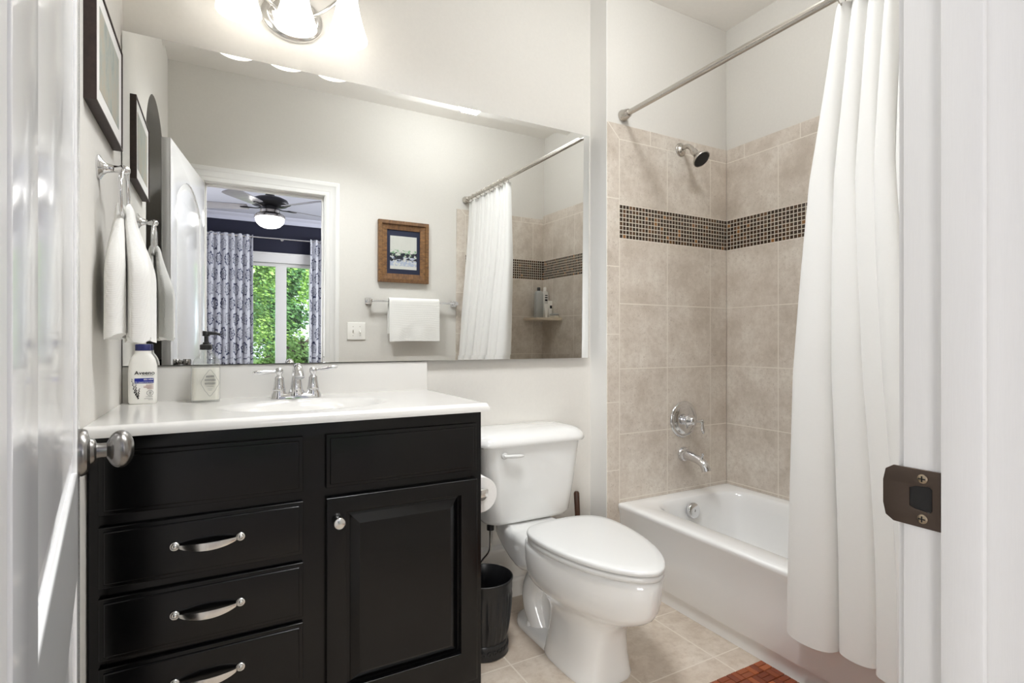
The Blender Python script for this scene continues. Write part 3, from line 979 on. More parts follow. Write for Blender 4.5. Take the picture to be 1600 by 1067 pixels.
# ---------------------------------------------------------------- soap dispenser
SB = (-0.0365, 1.955, TZ + 0.0004)
sb = thing('soap_dispenser', 'clear pump bottle of pearly hand soap left of the faucet', 'soap dispenser', SB)
def sr(hx, hy, z, r=0.016): return [Vector((SB[0] + p[0], SB[1] + p[1], SB[2] + z)) for p in rrect(hx, hy, min(r, hx * 0.999, hy * 0.999), 8)]
bm = BM()
loft(bm, [sr(0.038, 0.025, 0.0), sr(0.0400, 0.027, 0.003), sr(0.0405, 0.0275, 0.010), sr(0.0405, 0.0275, 0.105), sr(0.0395, 0.0270, 0.116, 0.022), sr(0.0350, 0.0250, 0.128, 0.024), sr(0.0260, 0.0215, 0.141, 0.021), sr(0.0180, 0.0175, 0.150, 0.0174), sr(0.0155, 0.0155, 0.155, 0.0154), sr(0.0150, 0.0150, 0.163, 0.0149)], True, True, True)
obj('bottle_body', bm, M['glass'], sb, sharp=60)
bm = BM()
loft(bm, [sr(0.0365, 0.0235, 0.006, 0.014), sr(0.0375, 0.0245, 0.010, 0.014), sr(0.0375, 0.0245, 0.1065, 0.014)], True, True, True)
obj('liquid', bm, M['soap'], sb)
bm = BM()
lathe(bm, [(0.0168, 0.1635), (0.0168, 0.178), (0.0150, 0.1800), (0.0090, 0.1805), (0.0080, 0.187), (0.0050, 0.188), (0.0050, 0.206), (0.0095, 0.207), (0.0095, 0.220), (0.0080, 0.222), (0.0, 0.222)], SB, (0, 0, 1), 28)
obj('pump', bm, M['blackplastic'], sb)
bm = BM()
tube(bm, [(SB[0] - 0.008, SB[1], SB[2] + 0.216), (SB[0] + 0.012, SB[1] - 0.003, SB[2] + 0.2165), (SB[0] + 0.036, SB[1] - 0.006, SB[2] + 0.215), (SB[0] + 0.040, SB[1] - 0.0065, SB[2] + 0.209)], [0.0075, 0.0055, 0.0042, 0.0036], 14, True, 1)
obj('nozzle', bm, M['blackplastic'], sb)
bm = BM()
ys = SB[1] - 0.0279
pts = []
for k in range(61):
    a = 2 * PI * k / 60
    r_ = 1 + 0.10 * math.cos(4 * a) + 0.04 * math.cos(8 * a)
    pts.append((SB[0] + 0.012 + 0.0215 * r_ * math.cos(a), ys, SB[2] + 0.060 + 0.036 * r_ * math.sin(a)))
tube(bm, pts, 0.00045, 6)
rs = random.Random(8)
for zz, w_ in ((0.080, 0.022), (0.069, 0.030), (0.058, 0.030)):      # looping script
    p_ = []
    for k in range(60):
        t_ = k / 59
        p_.append((SB[0] + 0.012 - w_ / 2 + w_ * t_ + 0.0015 * math.sin(k * 1.25), ys, SB[2] + zz + 0.0032 * math.sin(k * 1.25 + 1.2) * (0.6 + 0.7 * rs.random())))
    tube(bm, p_, 0.00038, 5)
for zz, w_ in ((0.048, 0.020), (0.041, 0.014), (0.037, 0.010)):
    box(bm, SB[0] + 0.012 - w_ / 2, SB[0] + 0.012 + w_ / 2, ys - 0.0002, ys + 0.0002, SB[2] + zz, SB[2] + zz + 0.0007)
obj('printed_label', bm, M['greyink'], sb, flat=True)

# ---------------------------------------------------------------- vanity light
VL = (0.228, 2.05, 2.245)
vl = thing('vanity_light', 'brushed nickel wall light with three white bell shades above the mirror', 'lamp', VL)
bm = BM()
lathe(bm, [(1.0, 0.0), (1.0, 0.010), (0.95, 0.016), (0.88, 0.018), (0.84, 0.026), (0.76, 0.030), (0.70, 0.028), (0.64, 0.034), (0.3, 0.040), (0.0, 0.041)], VL, (0, -1, 0), 56)
for v in bm.verts:
    v.co.x = VL[0] + (v.co.x - VL[0]) * 0.105; v.co.z = VL[2] + (v.co.z - VL[2]) * 0.082
obj('back_plate', bm, M['satin'], vl, sharp=60)
for s in (-1, 0, 1):
    sx = 0.222 + 0.167 * s; sy = 1.895
    bm = BM()
    tube(bm, [(VL[0] + 0.055 * s, 2.012, 2.25), (VL[0] + 0.09 * s, 1.975, 2.252), (sx, 1.93, 2.315), (sx, sy, 2.350), (sx, sy, 2.330)], 0.0065, 12, True, 2)
    lathe(bm, [(0.010, 0.045), (0.026, 0.035), (0.030, 0.005), (0.031, 0.0)], (sx, sy, 2.296), (0, 0, 1), 28)
    obj('arm', bm, M['satin'], vl, sharp=50)
    bm = BM()
    po = [(0.030, 0.168), (0.033, 0.150), (0.036, 0.125), (0.041, 0.095), (0.049, 0.062), (0.058, 0.032), (0.065, 0.010), (0.0665, 0.0)]
    pi_ = [(r - 0.003, h) for r, h in reversed(po)]
    lathe(bm, po + pi_, (sx, sy, 2.137), (0, 0, 1), 40, False, False)
    shd = obj('shade', bm, M['shade'], vl, sharp=60)
    light('vanity_bulb_light', 'POINT', (sx, sy, 2.205), VBULB, (1.0, 0.985, 0.96), shadow_soft_size=0.027)

# ---------------------------------------------------------------- toilet
CX = 1.115
to = thing('toilet', 'white two-piece toilet with closed lid between the vanity and the bathtub', 'toilet', (CX, 1.60, 0))
bm = BM()
lv = [(0.0, 1.352, 1.66, 0.112, 3.4), (0.010, 1.350, 1.66, 0.113, 3.4), (0.030, 1.354, 1.655, 0.108, 3.4), (0.08, 1.358, 1.645, 0.100, 3.3), (0.14, 1.352, 1.64, 0.094, 3.0), (0.18, 1.335, 1.65, 0.096, 2.6),
      (0.212, 1.298, 1.68, 0.112, 2.2), (0.232, 1.258, 1.70, 0.130, 1.95), (0.250, 1.222, 1.715, 0.148, 1.85), (0.270, 1.196, 1.725, 0.162, 1.78), (0.294, 1.180, 1.73, 0.170, 1.75), (0.33, 1.171, 1.735, 0.175, 1.75), (0.372, 1.167, 1.735, 0.177, 1.75), (0.388, 1.170, 1.735, 0.175, 1.75), (0.396, 1.180, 1.73, 0.166, 1.75), (0.396, 1.24, 1.70, 0.12, 1.8)]
loft(bm, [at_z(egg(CX, yf, yb, hw, 64, sf, 2.4 if z > 0.2 else 3.2, 0.30 if z > 0.2 else 0.42), z) for z, yf, yb, hw, sf in lv], True, True, True)
# foot behind the column, with the bolts
loft(bm, [at_z(rrect(hx, hy, r_, 8, CX, 1.715), z) for z, hx, hy, r_ in ((0.0, 0.100, 0.165, 0.085), (0.012, 0.102, 0.167, 0.087), (0.026, 0.098, 0.163, 0.084), (0.034, 0.086, 0.150, 0.075), (0.040, 0.06, 0.12, 0.055))], True, True, True)
loft(bm, [at_z(rrect(hx, hy, 0.03, 8, CX, 1.70), z) for z, hx, hy in ((0.02, 0.052, 0.10), (0.15, 0.048, 0.11), (0.26, 0.060, 0.12), (0.33, 0.09, 0.13))], True, True, True)
# deck under the tank
dk = [(1.56, 0.150, 0.30, 0.394), (1.66, 0.160, 0.275, 0.394), (1.70, 0.158, 0.262, 0.392), (1.76, 0.146, 0.252, 0.382), (1.82, 0.134, 0.252, 0.3705), (1.90, 0.120, 0.262, 0.3700), (1.97, 0.108, 0.280, 0.3695), (2.005, 0.098, 0.295, 0.362), (2.012, 0.085, 0.31, 0.350)]
loft(bm, [[Vector((CX + p[0], y, (z0_ + z1_) / 2 + p[1])) for p in rrect(hx, (z1_ - z0_) / 2, 0.030 if z1_ - z0_ > 0.07 else 0.015, 8)] for y, hx, z0_, z1_ in dk], True, True, True)
# outlet bends showing on the sides
for s in (-1, 1):
    tube(bm, [(CX + s * 0.030, 1.62, 0.285), (CX + s * 0.042, 1.70, 0.245), (CX + s * 0.048, 1.765, 0.175), (CX + s * 0.050, 1.775, 0.105), (CX + s * 0.048, 1.74, 0.045), (CX + s * 0.042, 1.72, 0.018)], [0.060, 0.058, 0.050, 0.046, 0.044, 0.040], 20, True, 2)
obj('bowl', bm, M['porcelain'], to, sharp=55)
for s in (-1, 1):
    bm = BM(); lathe(bm, [(0.0165, 0.0), (0.0160, 0.010), (0.0150, 0.018), (0.011, 0.0235), (0.0, 0.025)], (CX + s * 0.080, 1.750, 0.022), (0, 0, 1), 24)
    obj('bolt_cap', bm, M['porcelain'], to, sharp=60)
bm = BM()
tk = [(0.371, 0.165, 1.895, 2.010), (0.378, 0.190, 1.872, 2.020), (0.395, 0.199, 1.862, 2.024), (0.50, 0.212, 1.850, 2.027), (0.692, 0.234, 1.834, 2.030)]
loft(bm, [at_z(rrect(hx, (y1_ - y0_) / 2, 0.058, 10, CX, (y0_ + y1_) / 2), z) for z, hx, y0_, y1_ in tk], True, True, True)
obj('tank', bm, M['porcelain'], to, sharp=60)
bm = BM()
ld = [(0.6925, 0.236, 1.834, 2.030), (0.690, 0.248, 1.824, 2.045), (0.696, 0.2515, 1.8205, 2.047), (0.708, 0.2505, 1.822, 2.0465), (0.722, 0.245, 1.830, 2.0465), (0.735, 0.233, 1.846, 2.0465), (0.742, 0.215, 1.868, 2.0455), (0.7455, 0.18, 1.90, 2.043)]
loft(bm, [at_z(rrect(hx, (y1_ - y0_) / 2, 0.060, 10, CX, (y0_ + y1_) / 2), z) for z, hx, y0_, y1_ in ld], True, True, True)
obj('tank_lid', bm, M['porcelain'], to, sharp=60)
bm = BM()
lathe(bm, [(0.013, 0), (0.013, 0.006), (0.009, 0.009), (0.0, 0.0095)], (0.968, 1.8365, 0.657), (0, -1, 0), 20)
tube(bm, [(0.962, 1.824, 0.6575), (0.985, 1.818, 0.6565), (1.015, 1.816, 0.6555), (1.040, 1.817, 0.6545), (1.046, 1.819, 0.6545)], [0.007, 0.0092, 0.0095, 0.0080, 0.003], 14, True, 1, ry=0.75)
obj('flush_lever', bm, M['seat'], to, sharp=60)
bm = BM()
so = egg(CX, 1.164, 1.690, 0.178, 56, 1.78, 3.0); si = egg(CX, 1.235, 1.60, 0.120, 56)
ins = lambda o_, k: [(CX + (p[0] - CX) * k, 1.44 + (p[1] - 1.44) * k) for p in o_]
loft(bm, [at_z(si, 0.4005), at_z(ins(so, 0.99), 0.3985), at_z(so, 0.402), at_z(so, 0.412), at_z(ins(so, 0.985), 0.4160), at_z(si, 0.4165), at_z(si, 0.4005)], True, False, False)
bmesh.ops.remove_doubles(bm, verts=bm.verts[:], dist=1e-6)
obj('seat', bm, M['seat'], to, sharp=60)
bm = BM()
lo_ = egg(CX, 1.161, 1.694, 0.180, 56, 1.78, 3.0)
loft(bm, [at_z(ins(lo_, 0.975), 0.4195), at_z(ins(lo_, 0.997), 0.4200), at_z(lo_, 0.4230), at_z(lo_, 0.4275), at_z(ins(lo_, 0.993), 0.4320), at_z(ins(lo_, 0.97), 0.4350), at_z(ins(lo_, 0.85), 0.4375), at_z(ins(lo_, 0.55), 0.4395), at_z(ins(lo_, 0.2), 0.440)], True, True, True)
obj('seat_lid', bm, M['seat'], to, sharp=60)
for s in (-1, 1):
    bm = BM(); loft(bm, [at_z(rrect(0.026, 0.016, 0.012, 5, CX + s * 0.072, 1.706), z) for z in (0.396, 0.410)] + [at_z(rrect(0.020, 0.011, 0.009, 5, CX + s * 0.072, 1.706), 0.4165)], True, True, True)
    obj('hinge_cover', bm, M['seat'], to, sharp=50)
bm = BM()
lathe(bm, [(0.015, 0.0), (0.015, 0.018), (0.011, 0.022), (0.011, 0.030)], (0.955, 1.93, 0.346), (0, 0, 1), 20)
obj('supply_nut', bm, M['blackplastic'], to)
bm = BM()
tube(bm, [(0.955, 1.93, 0.350), (0.955, 1.93, 0.29), (0.952, 1.932, 0.255), (0.925, 1.945, 0.225), (0.912, 1.955, 0.19), (0.912, 1.96, 0.13), (0.912, 2.02, 0.115)], 0.0055, 12, True, 3)
obj('supply_pipe', bm, M['chrome'], to)

# ---------------------------------------------------------------- toilet paper on its holder
hp = thing('toilet_paper_holder', 'chrome toilet paper holder on the right side of the black vanity', 'holder', (0.722, 1.70, 0.60))
bm = BM()
lathe(bm, [(0.026, 0), (0.026, 0.004), (0.016, 0.010), (0.010, 0.014)], (0.7222, 1.79, 0.5865), (1, 0, 0), 24)
tube(bm, [(0.730, 1.79, 0.5865), (0.785, 1.79, 0.5865)], 0.0085, 12)
box(bm, 0.780, 0.797, 1.640, 1.800, 0.5785, 0.5965, 0.003)
box(bm, 0.774, 0.803, 1.636, 1.648, 0.572, 0.600, 0.004)
obj('arm', bm, M['satin'], hp)
bm = BM(); lathe(bm, [(0.0203, 0.0), (0.0203, 0.118)], (0.7885, 1.778, 0.5751), (0, -1, 0), 48)
obj('spindle', bm, M['pewter'], hp)
bm = BM()
prof = [(0.021, 0.0), (0.060, 0.0), (0.0605, 0.001), (0.0605, 0.104), (0.060, 0.105), (0.021, 0.105), (0.021, 0.0)]
lathe(bm, prof, (0.7885, 1.770, 0.574), (0, -1, 0), 48, False, False)
bmesh.ops.remove_doubles(bm, verts=bm.verts[:], dist=1e-6)
tag(obj('toilet_paper_roll', bm, M['paper'], sharp=40), 'white toilet paper roll hanging on the holder beside the vanity', 'toilet paper')

# ---------------------------------------------------------------- waste bin
WB = (0.832, 1.735)
wb = thing('waste_bin', 'black fluted waste bin on the floor between vanity and toilet', 'bin', (WB[0], WB[1], 0))
bm = BM()
seg = 96
def fl(r, z, rib=0.0):
    return [Vector((WB[0] + (r + rib * (0.5 + 0.5 * math.cos(24 * 2 * PI * k / seg))) * math.cos(2 * PI * k / seg), WB[1] + (r + rib * (0.5 + 0.5 * math.cos(24 * 2 * PI * k / seg))) * math.sin(2 * PI * k / seg), z)) for k in range(seg)]
loft(bm, [fl(0.079, 0.046), fl(0.080, 0.050, 0.002), fl(0.084, 0.075, 0.005), fl(0.090, 0.12, 0.0055), fl(0.0945, 0.16, 0.0055), fl(0.0972, 0.20, 0.005), fl(0.0995, 0.218, 0.001), fl(0.1020, 0.224), fl(0.1020, 0.252), fl(0.1045, 0.256), fl(0.1045, 0.262), fl(0.1010, 0.264), fl(0.097, 0.255), fl(0.094, 0.20), fl(0.080, 0.06), fl(0.03, 0.056)], True, True, True)
obj('bucket', bm, M['canblack'], wb, sharp=50)
bm = BM()
lathe(bm, [(0.084, 0.0), (0.0885, 0.004), (0.0870, 0.012), (0.0880, 0.018), (0.0845, 0.036), (0.0860, 0.042), (0.082, 0.050), (0.05, 0.050)], (WB[0], WB[1], 0), (0, 0, 1), 64)
bs_ = obj('foot_band', bm, M['canblack'], wb, sharp=45)
bm = BM()
for k in range(28):
    a = 2 * PI * k / 28
    torus(bm, (WB[0] + 0.0868 * math.cos(a), WB[1] + 0.0868 * math.sin(a), 0.027), (math.cos(a), math.sin(a), 0.0), 0.0060, 0.0018, 12, 6)
o = obj('scroll_relief', bm, M['canblack'], bs_, sharp=60); o['kind'] = 'stuff'

# ---------------------------------------------------------------- plunger behind the toilet
pg = thing('plunger', 'plunger with dark wooden stick standing behind the toilet tank', 'plunger', (1.412, 1.955, 0))
bm = BM(); tube(bm, [(1.412, 1.955, 0.085), (1.410, 1.965, 0.26), (1.408, 1.975, 0.420), (1.408, 1.975, 0.427)], [0.010, 0.0115, 0.0125, 0.009], 18)
obj('stick', bm, M['plunger'], pg)
bm = BM(); lathe(bm, [(0.058, 0.0), (0.062, 0.010), (0.058, 0.035), (0.045, 0.060), (0.022, 0.076), (0.018, 0.105), (0.011, 0.108)], (1.412, 1.955, 0.0), (0, 0, 1), 32)
obj('rubber_cup', bm, M['rubber'], pg)

# ---------------------------------------------------------------- bathtub
tb = thing('bathtub', 'white enamelled bathtub set between the tiled walls', 'bathtub', (1.97, 1.11, 0))
def tr(x0, x1, y0, y1, r, z):
    return at_z(rrect((x1 - x0) / 2, (y1 - y0) / 2, r, 10, (x0 + x1) / 2, (y0 + y1) / 2), z)
ox1, oy0, oy1 = 2.3305, 0.2995, 1.9265
bm = BM()
rg = [tr(1.643, ox1, oy0, oy1, 0.004, 0.0), tr(1.643, ox1, oy0, oy1, 0.004, 0.054), tr(1.640, ox1, oy0, oy1, 0.004, 0.060), tr(1.630, ox1, oy0, oy1, 0.004, 0.060), tr(1.628, ox1, oy0, oy1, 0.004, 0.066),
      tr(1.622, ox1, oy0, oy1, 0.004, 0.20), tr(1.613, ox1, oy0, oy1, 0.004, 0.315), tr(1.605, ox1, oy0, oy1, 0.004, 0.340), tr(1.604, ox1, oy0, oy1, 0.004, 0.350), tr(1.607, ox1, oy0, oy1, 0.005, 0.357), tr(1.615, ox1 - 0.004, oy0 + 0.004, oy1 - 0.004, 0.01, 0.361), tr(1.632, ox1 - 0.012, oy0 + 0.012, oy1 - 0.012, 0.02, 0.3625),
      tr(1.700, 2.272, 0.425, 1.848, 0.13, 0.3610), tr(1.712, 2.264, 0.435, 1.840, 0.13, 0.3560), tr(1.722, 2.257, 0.444, 1.833, 0.13, 0.3430), tr(1.735, 2.248, 0.47, 1.826, 0.13, 0.30), tr(1.757, 2.236, 0.55, 1.806, 0.13, 0.18),
      tr(1.780, 2.220, 0.62, 1.785, 0.14, 0.105), tr(1.815, 2.190, 0.68, 1.752, 0.14, 0.068), tr(1.86, 2.14, 0.75, 1.70, 0.12, 0.056), tr(1.95, 2.05, 0.9, 1.55, 0.04, 0.052)]
loft(bm, rg, True, True, True)
obj('tub_shell', bm, M['tub'], tb, sharp=42)
bm = BM()
ovn = Vector((0, -1, 0.15)).normalized()
lathe(bm, [(0.034, 0), (0.036, 0.004), (0.036, 0.020), (0.034, 0.024), (0.032, 0.0252), (0.006, 0.0252), (0.005, 0.022), (0.0, 0.022)], Vector((1.965, 1.828, 0.300)), ovn, 36)
obj('overflow_plate', bm, M['chrome'], tb, sharp=40)
bm = BM(); lathe(bm, [(0.032, 0), (0.032, 0.003), (0.026, 0.005), (0.0, 0.005)], (1.97, 1.62, 0.0545), (0, 0, 1), 28)
obj('drain', bm, M['chrome'], tb)

# ---------------------------------------------------------------- shower fittings
sh = thing('showerhead', 'brushed nickel shower head on a bent arm high on the tiled end wall', 'shower head', (2.0, YS, 2.046))
bm = BM()
lathe(bm, [(0.033, 0.0), (0.033, 0.003), (0.030, 0.006), (0.024, 0.007), (0.022, 0.011), (0.017, 0.013), (0.013, 0.020)], (2.0, YS, 2.046), (0, -1, 0), 32)
obj('flange', bm, M['nickel'], sh, sharp=45)
hc = Vector((2.0, 1.838, 2.006)); hn = Vector((0.06, -0.66, -0.74)).normalized()
bm = BM()
tube(bm, [(2.0, YS - 0.004, 2.046), (2.0, 1.905, 2.051), (2.0, 1.880, 2.050), (2.0, 1.860, 2.036), hc - hn * 0.012], 0.0115, 16, True, 3)
obj('arm', bm, M['nickel'], sh)
bm = BM()
lathe(bm, [(0.013, -0.018), (0.0165, -0.010), (0.0165, 0.004), (0.0145, 0.010), (0.018, 0.020), (0.030, 0.040), (0.040, 0.050), (0.043, 0.056), (0.043, 0.060), (0.0405, 0.0625), (0.038, 0.060), (0.0, 0.060)], hc, hn, 40)
obj('head', bm, M['nickel'], sh, sharp=45)
bm = BM(); lathe(bm, [(0.0375, 0.0605), (0.036, 0.0635), (0.0, 0.0645)], hc, hn, 36)
fc = hc + hn * 0.064
q = Vector((0, 0, 1)).rotation_difference(hn).to_matrix()
for rr_, n in ((0.010, 6), (0.019, 12), (0.028, 18)):
    for k in range(n):
        a = 2 * PI * k / n
        lathe(bm, [(0.0016, 0), (0.0012, 0.0016)], fc + q @ Vector((rr_ * math.cos(a), rr_ * math.sin(a), -0.0005)), hn, 6)
obj('spray_face', bm, M['rubber'], sh)

vt_ = thing('shower_valve', 'round chrome mixer valve with lever above the tub spout', 'shower valve', (2.021, YS, 0.714))
VC = (2.021, YS, 0.714)
bm = BM()
lathe(bm, [(0.090, 0.0), (0.0895, 0.004), (0.084, 0.009), (0.078, 0.0085), (0.074, 0.0060), (0.069, 0.0068), (0.067, 0.0100), (0.050, 0.0135), (0.034, 0.0150), (0.0, 0.0150)], VC, (0, -1, 0), 56)
obj('escutcheon', bm, M['chrome'], vt_, sharp=60)
bm = BM()
lathe(bm, [(0.026, 0.014), (0.026, 0.022), (0.0225, 0.024), (0.0225, 0.034), (0.029, 0.036), (0.030, 0.041), (0.0285, 0.046), (0.024, 0.053), (0.021, 0.064), (0.017, 0.070), (0.008, 0.074), (0.0, 0.075)], VC, (0, -1, 0), 40)
obj('hub', bm, M['chrome'], vt_, sharp=55)
bm = BM()
p0 = Vector((VC[0] + 0.018, VC[1] - 0.052, VC[2] - 0.004))
tube(bm, [p0, p0 + Vector((0.030, -0.006, -0.001)), p0 + Vector((0.042, -0.009, -0.004))], [0.0075, 0.0055, 0.0085], 16, True, 1)
lathe(bm, [(0.0, 0.014), (0.005, 0.011), (0.0045, 0.008), (0.0085, 0.002), (0.0085, -0.004), (0.0055, -0.010), (0.0065, -0.022), (0.0085, -0.042), (0.0080, -0.052), (0.0045, -0.060), (0.0, -0.063)], p0 + Vector((0.044, -0.010, -0.004)), (-0.12, 0, 1), 20)
obj('lever', bm, M['chrome'], vt_, sharp=60)

ts = thing('tub_spout', 'chrome tub spout with diverter knob below the mixer valve', 'faucet', (2.019, YS, 0.543))
bm = BM()
lathe(bm, [(0.036, 0.0), (0.036, 0.006), (0.033, 0.009), (0.033, 0.016), (0.028, 0.020), (0.0255, 0.022), (0.0255, 0.030)], (2.019, YS, 0.543), (0, -1, 0), 36)
tube(bm, [(2.019, YS - 0.02, 0.543), (2.019, YS - 0.05, 0.541), (2.019, YS - 0.085, 0.535), (2.019, YS - 0.112, 0.527), (2.019, YS - 0.132, 0.514), (2.019, YS - 0.142, 0.497), (2.019, YS - 0.146, 0.486)], [0.0255, 0.0235, 0.0215, 0.0205, 0.0205, 0.0215, 0.0230], 24, True, 2)
obj('spout_body', bm, M['chrome'], ts, sharp=50)
bm = BM(); lathe(bm, [(0.0045, -0.008), (0.0045, 0.012), (0.0068, 0.015), (0.0068, 0.020), (0.004, 0.024), (0.0, 0.025)], (2.019, YS - 0.118, 0.545), (0, -0.25, 1), 18)
obj('diverter_knob', bm, M['chrome'], ts)

# ---------------------------------------------------------------- curtain rod, rings, curtain
RX, RZ = 1.640, 2.143
rod = thing('curtain_rod', 'brushed nickel shower curtain rod spanning the tub from wall to wall', 'curtain rod', (RX, 1.1, RZ))
bm = BM(); tube(bm, [(RX, 0.30, RZ), (RX, 1.10, RZ), (RX, 1.93, RZ)], 0.0128, 24)
obj('pole', bm, M['nickel'], rod)
for y, s in ((1.9355, -1), (0.2905, 1)):
    bm = BM(); lathe(bm, [(0.027, 0.0), (0.0275, 0.006), (0.026, 0.010), (0.0255, 0.012), (0.0185, 0.044), (0.0165, 0.047), (0.0135, 0.047)], (RX, y, RZ), (0, s, 0), 32)
    obj('end_flange', bm, M['nickel'], rod, sharp=40)
def lerp_tab(tab, z):
    for (z0, a), (z1, b) in zip(tab, tab[1:]):
        if z0 >= z >= z1:
            return a + (b - a) * (z0 - z) / (z0 - z1)
    return tab[-1][1] if z < tab[-1][0] else tab[0][1]
YE = [(2.12, 0.968), (1.6, 1.035), (1.0, 1.064), (0.2, 1.062)]
XC = [(2.12, 1.625), (1.6, 1.606), (1.0, 1.580), (0.36, 1.553), (0.2, 1.549)]
CB = [0, 0.22, 0.358, 0.45, 0.52, 0.58, 0.64, 0.70, 0.75, 0.80, 0.85, 0.90, 0.94, 0.97, 1.0]
def cur(s, t):
    z = 2.118 + (0.212 - 2.118) * t
    ye = lerp_tab(YE, z); xc = lerp_tab(XC, z)
    u = 1 - s
    f_ = sstep(-0.1, 1.0, t)
    cr = [k / 14 * (1 - f_) + CB[k] * f_ for k in range(15)]
    k = 0
    while k < 13 and u > cr[k + 1]: k += 1
    ph = (u - cr[k]) / (cr[k + 1] - cr[k])
    w = abs(math.sin(PI * ph)) ** 0.75                       # rounded folds meeting in creases
    A = (0.026 + 0.042 * sstep(0, 0.8, t)) * (0.8 + 0.2 * math.sin(2.3 * k + 1))
    x = xc + 0.040 - A * w + 0.006 * math.sin(5 * t + 1.7 * k) * t
    y = 0.330 + (ye - 0.330) * s + 0.018 * math.sin(2 * PI * ph) * sstep(0, 0.5, t)
    z += 0.010 * math.sin(1.9 * k) * t - 0.008 * w * t
    return Vector((x, y, z))
bm = BM(); grid(bm, cur, 280, 60)
cu_ = obj('shower_curtain', bm, M['curtain'], sharp=80)
solidify(cu_, 0.0016)
tag(cu_, 'white shower curtain drawn to the near end of the bathtub', 'curtain')
bm = BM()
ring0 = None
for k in range(9):
    y = 0.365 + 0.072 * k
    if ring0 is None:
        bm = BM(); torus(bm, (RX, y, RZ - 0.0085), (0, 1, 0), 0.0225, 0.0017, 36, 8)
        lathe(bm, [(0.0045, 0), (0.0045, 0.003), (0.0, 0.005)], (RX, y - 0.0025, RZ - 0.031), (0, 1, 0), 12)
        ring0 = obj('curtain_ring', bm, M['nickel'], sharp=60)
        tag(ring0, 'nickel shower curtain ring round the curtain rod', 'curtain ring', 'rings of the shower curtain')
    else:
        r = ring0.copy(); COL.objects.link(r); r.location.y = ring0.location.y + 0.072 * k

# ---------------------------------------------------------------- towel ring and hand towel (left wall)
RY, RZ2 = 1.662, 1.533
tr_ = thing('towel_ring', 'chrome towel ring on the left wall below the framed print', 'towel ring', (XL, RY, RZ2))
bm = BM()
lathe(bm, [(0.030, 0.0), (0.030, 0.004), (0.026, 0.007), (0.018, 0.011), (0.012, 0.018), (0.0092, 0.030), (0.0088, 0.042), (0.0115, 0.047), (0.0125, 0.054), (0.0105, 0.062), (0.0060, 0.066), (0.0, 0.067)], (XL, RY, RZ2), (1, 0, 0), 32)
obj('post', bm, M['chrome'], tr_, sharp=50)
bm = BM(); torus(bm, (XL + 0.054, RY, RZ2 - 0.067), (1, 0, 0), 0.064, 0.0048, 48, 12)
obj('ring', bm, M['chrome'], tr_)
bm = BM()
def lobe(bm, xc0, xc1, z0, z1, hx0, hx1, hy0, hy1, ph, yc=RY):
    rings = []
    n, nt = 60, 34
    for j in range(nt + 1):
        t = j / nt
        z = z0 + (z1 - z0) * t
        e = sstep(0, 0.55, t)
        cap = math.sqrt(max(0, min(1, t / 0.06))) if t < 0.06 else 1
        hx = (hx0 + (hx1 - hx0) * e) * (0.25 + 0.75 * cap); hy = (hy0 + (hy1 - hy0) * e) * (0.25 + 0.75 * cap)
        xc = xc0 + (xc1 - xc0) * e
        rg_ = []
        for k in range(n):
            a = 2 * PI * k / n
            c, s = math.cos(a), math.sin(a)
            wob = 1 + 0.30 * e * math.sin(5 * a + ph + 0.8 * t) * abs(s)
            y = yc + hy * c * (1 + 0.05 * math.sin(3 * a + ph)) + 0.010 * e * math.sin(2 * t + ph)
            x = xc + hx * math.copysign(abs(s) ** 0.7, s) * wob + 0.006 * e * math.sin(8 * c + ph)
            rg_.append(Vector((x, y, z + 0.008 * t * math.sin(3 * a + ph))))
        rings.append(rg_)
    loft(bm, rings, True, True, True)
lobe(bm, XL + 0.047, XL + 0.040, 1.452, 1.112, 0.010, 0.024, 0.030, 0.098, 0.4)
lobe(bm, XL + 0.064, XL + 0.088, 1.448, 1.104, 0.010, 0.026, 0.028, 0.086, 2.1)
tag(obj('hand_towel', bm, M['towel'], sharp=70), 'white waffle hand towel hanging from the towel ring', 'towel')

# ---------------------------------------------------------------- framed print on the left wall
fp = thing('framed_print', 'framed misty print in a dark wood frame on the left wall above the towel ring', 'picture', (XL, 1.685, 1.64))
PY0, PY1, PZ0, PZ1 = 1.497, 1.873, 1.640, 1.918
bm = BM(); plate(bm, [rect(PY0, PY1, PZ0, PZ1), rect(PY0 + 0.005, PY1 - 0.005, PZ0 + 0.005, PZ1 - 0.005)], 0.024, 0.001, MYZ(XL + 0.012))
obj('frame', bm, M['walnut'], fp)
bm = BM(); box(bm, XL + 0.002, XL + 0.0205, PY0 + 0.0045, PY1 - 0.0045, PZ0 + 0.0045, PZ1 - 0.0045)
obj('mount', bm, M['white_mat'], fp, flat=True)
bm = BM(); box(bm, XL + 0.0202, XL + 0.0212, PY0 + 0.055, PY1 - 0.050, PZ0 + 0.045, PZ1 - 0.040)
obj('print', bm, M['misty'], fp, flat=True)

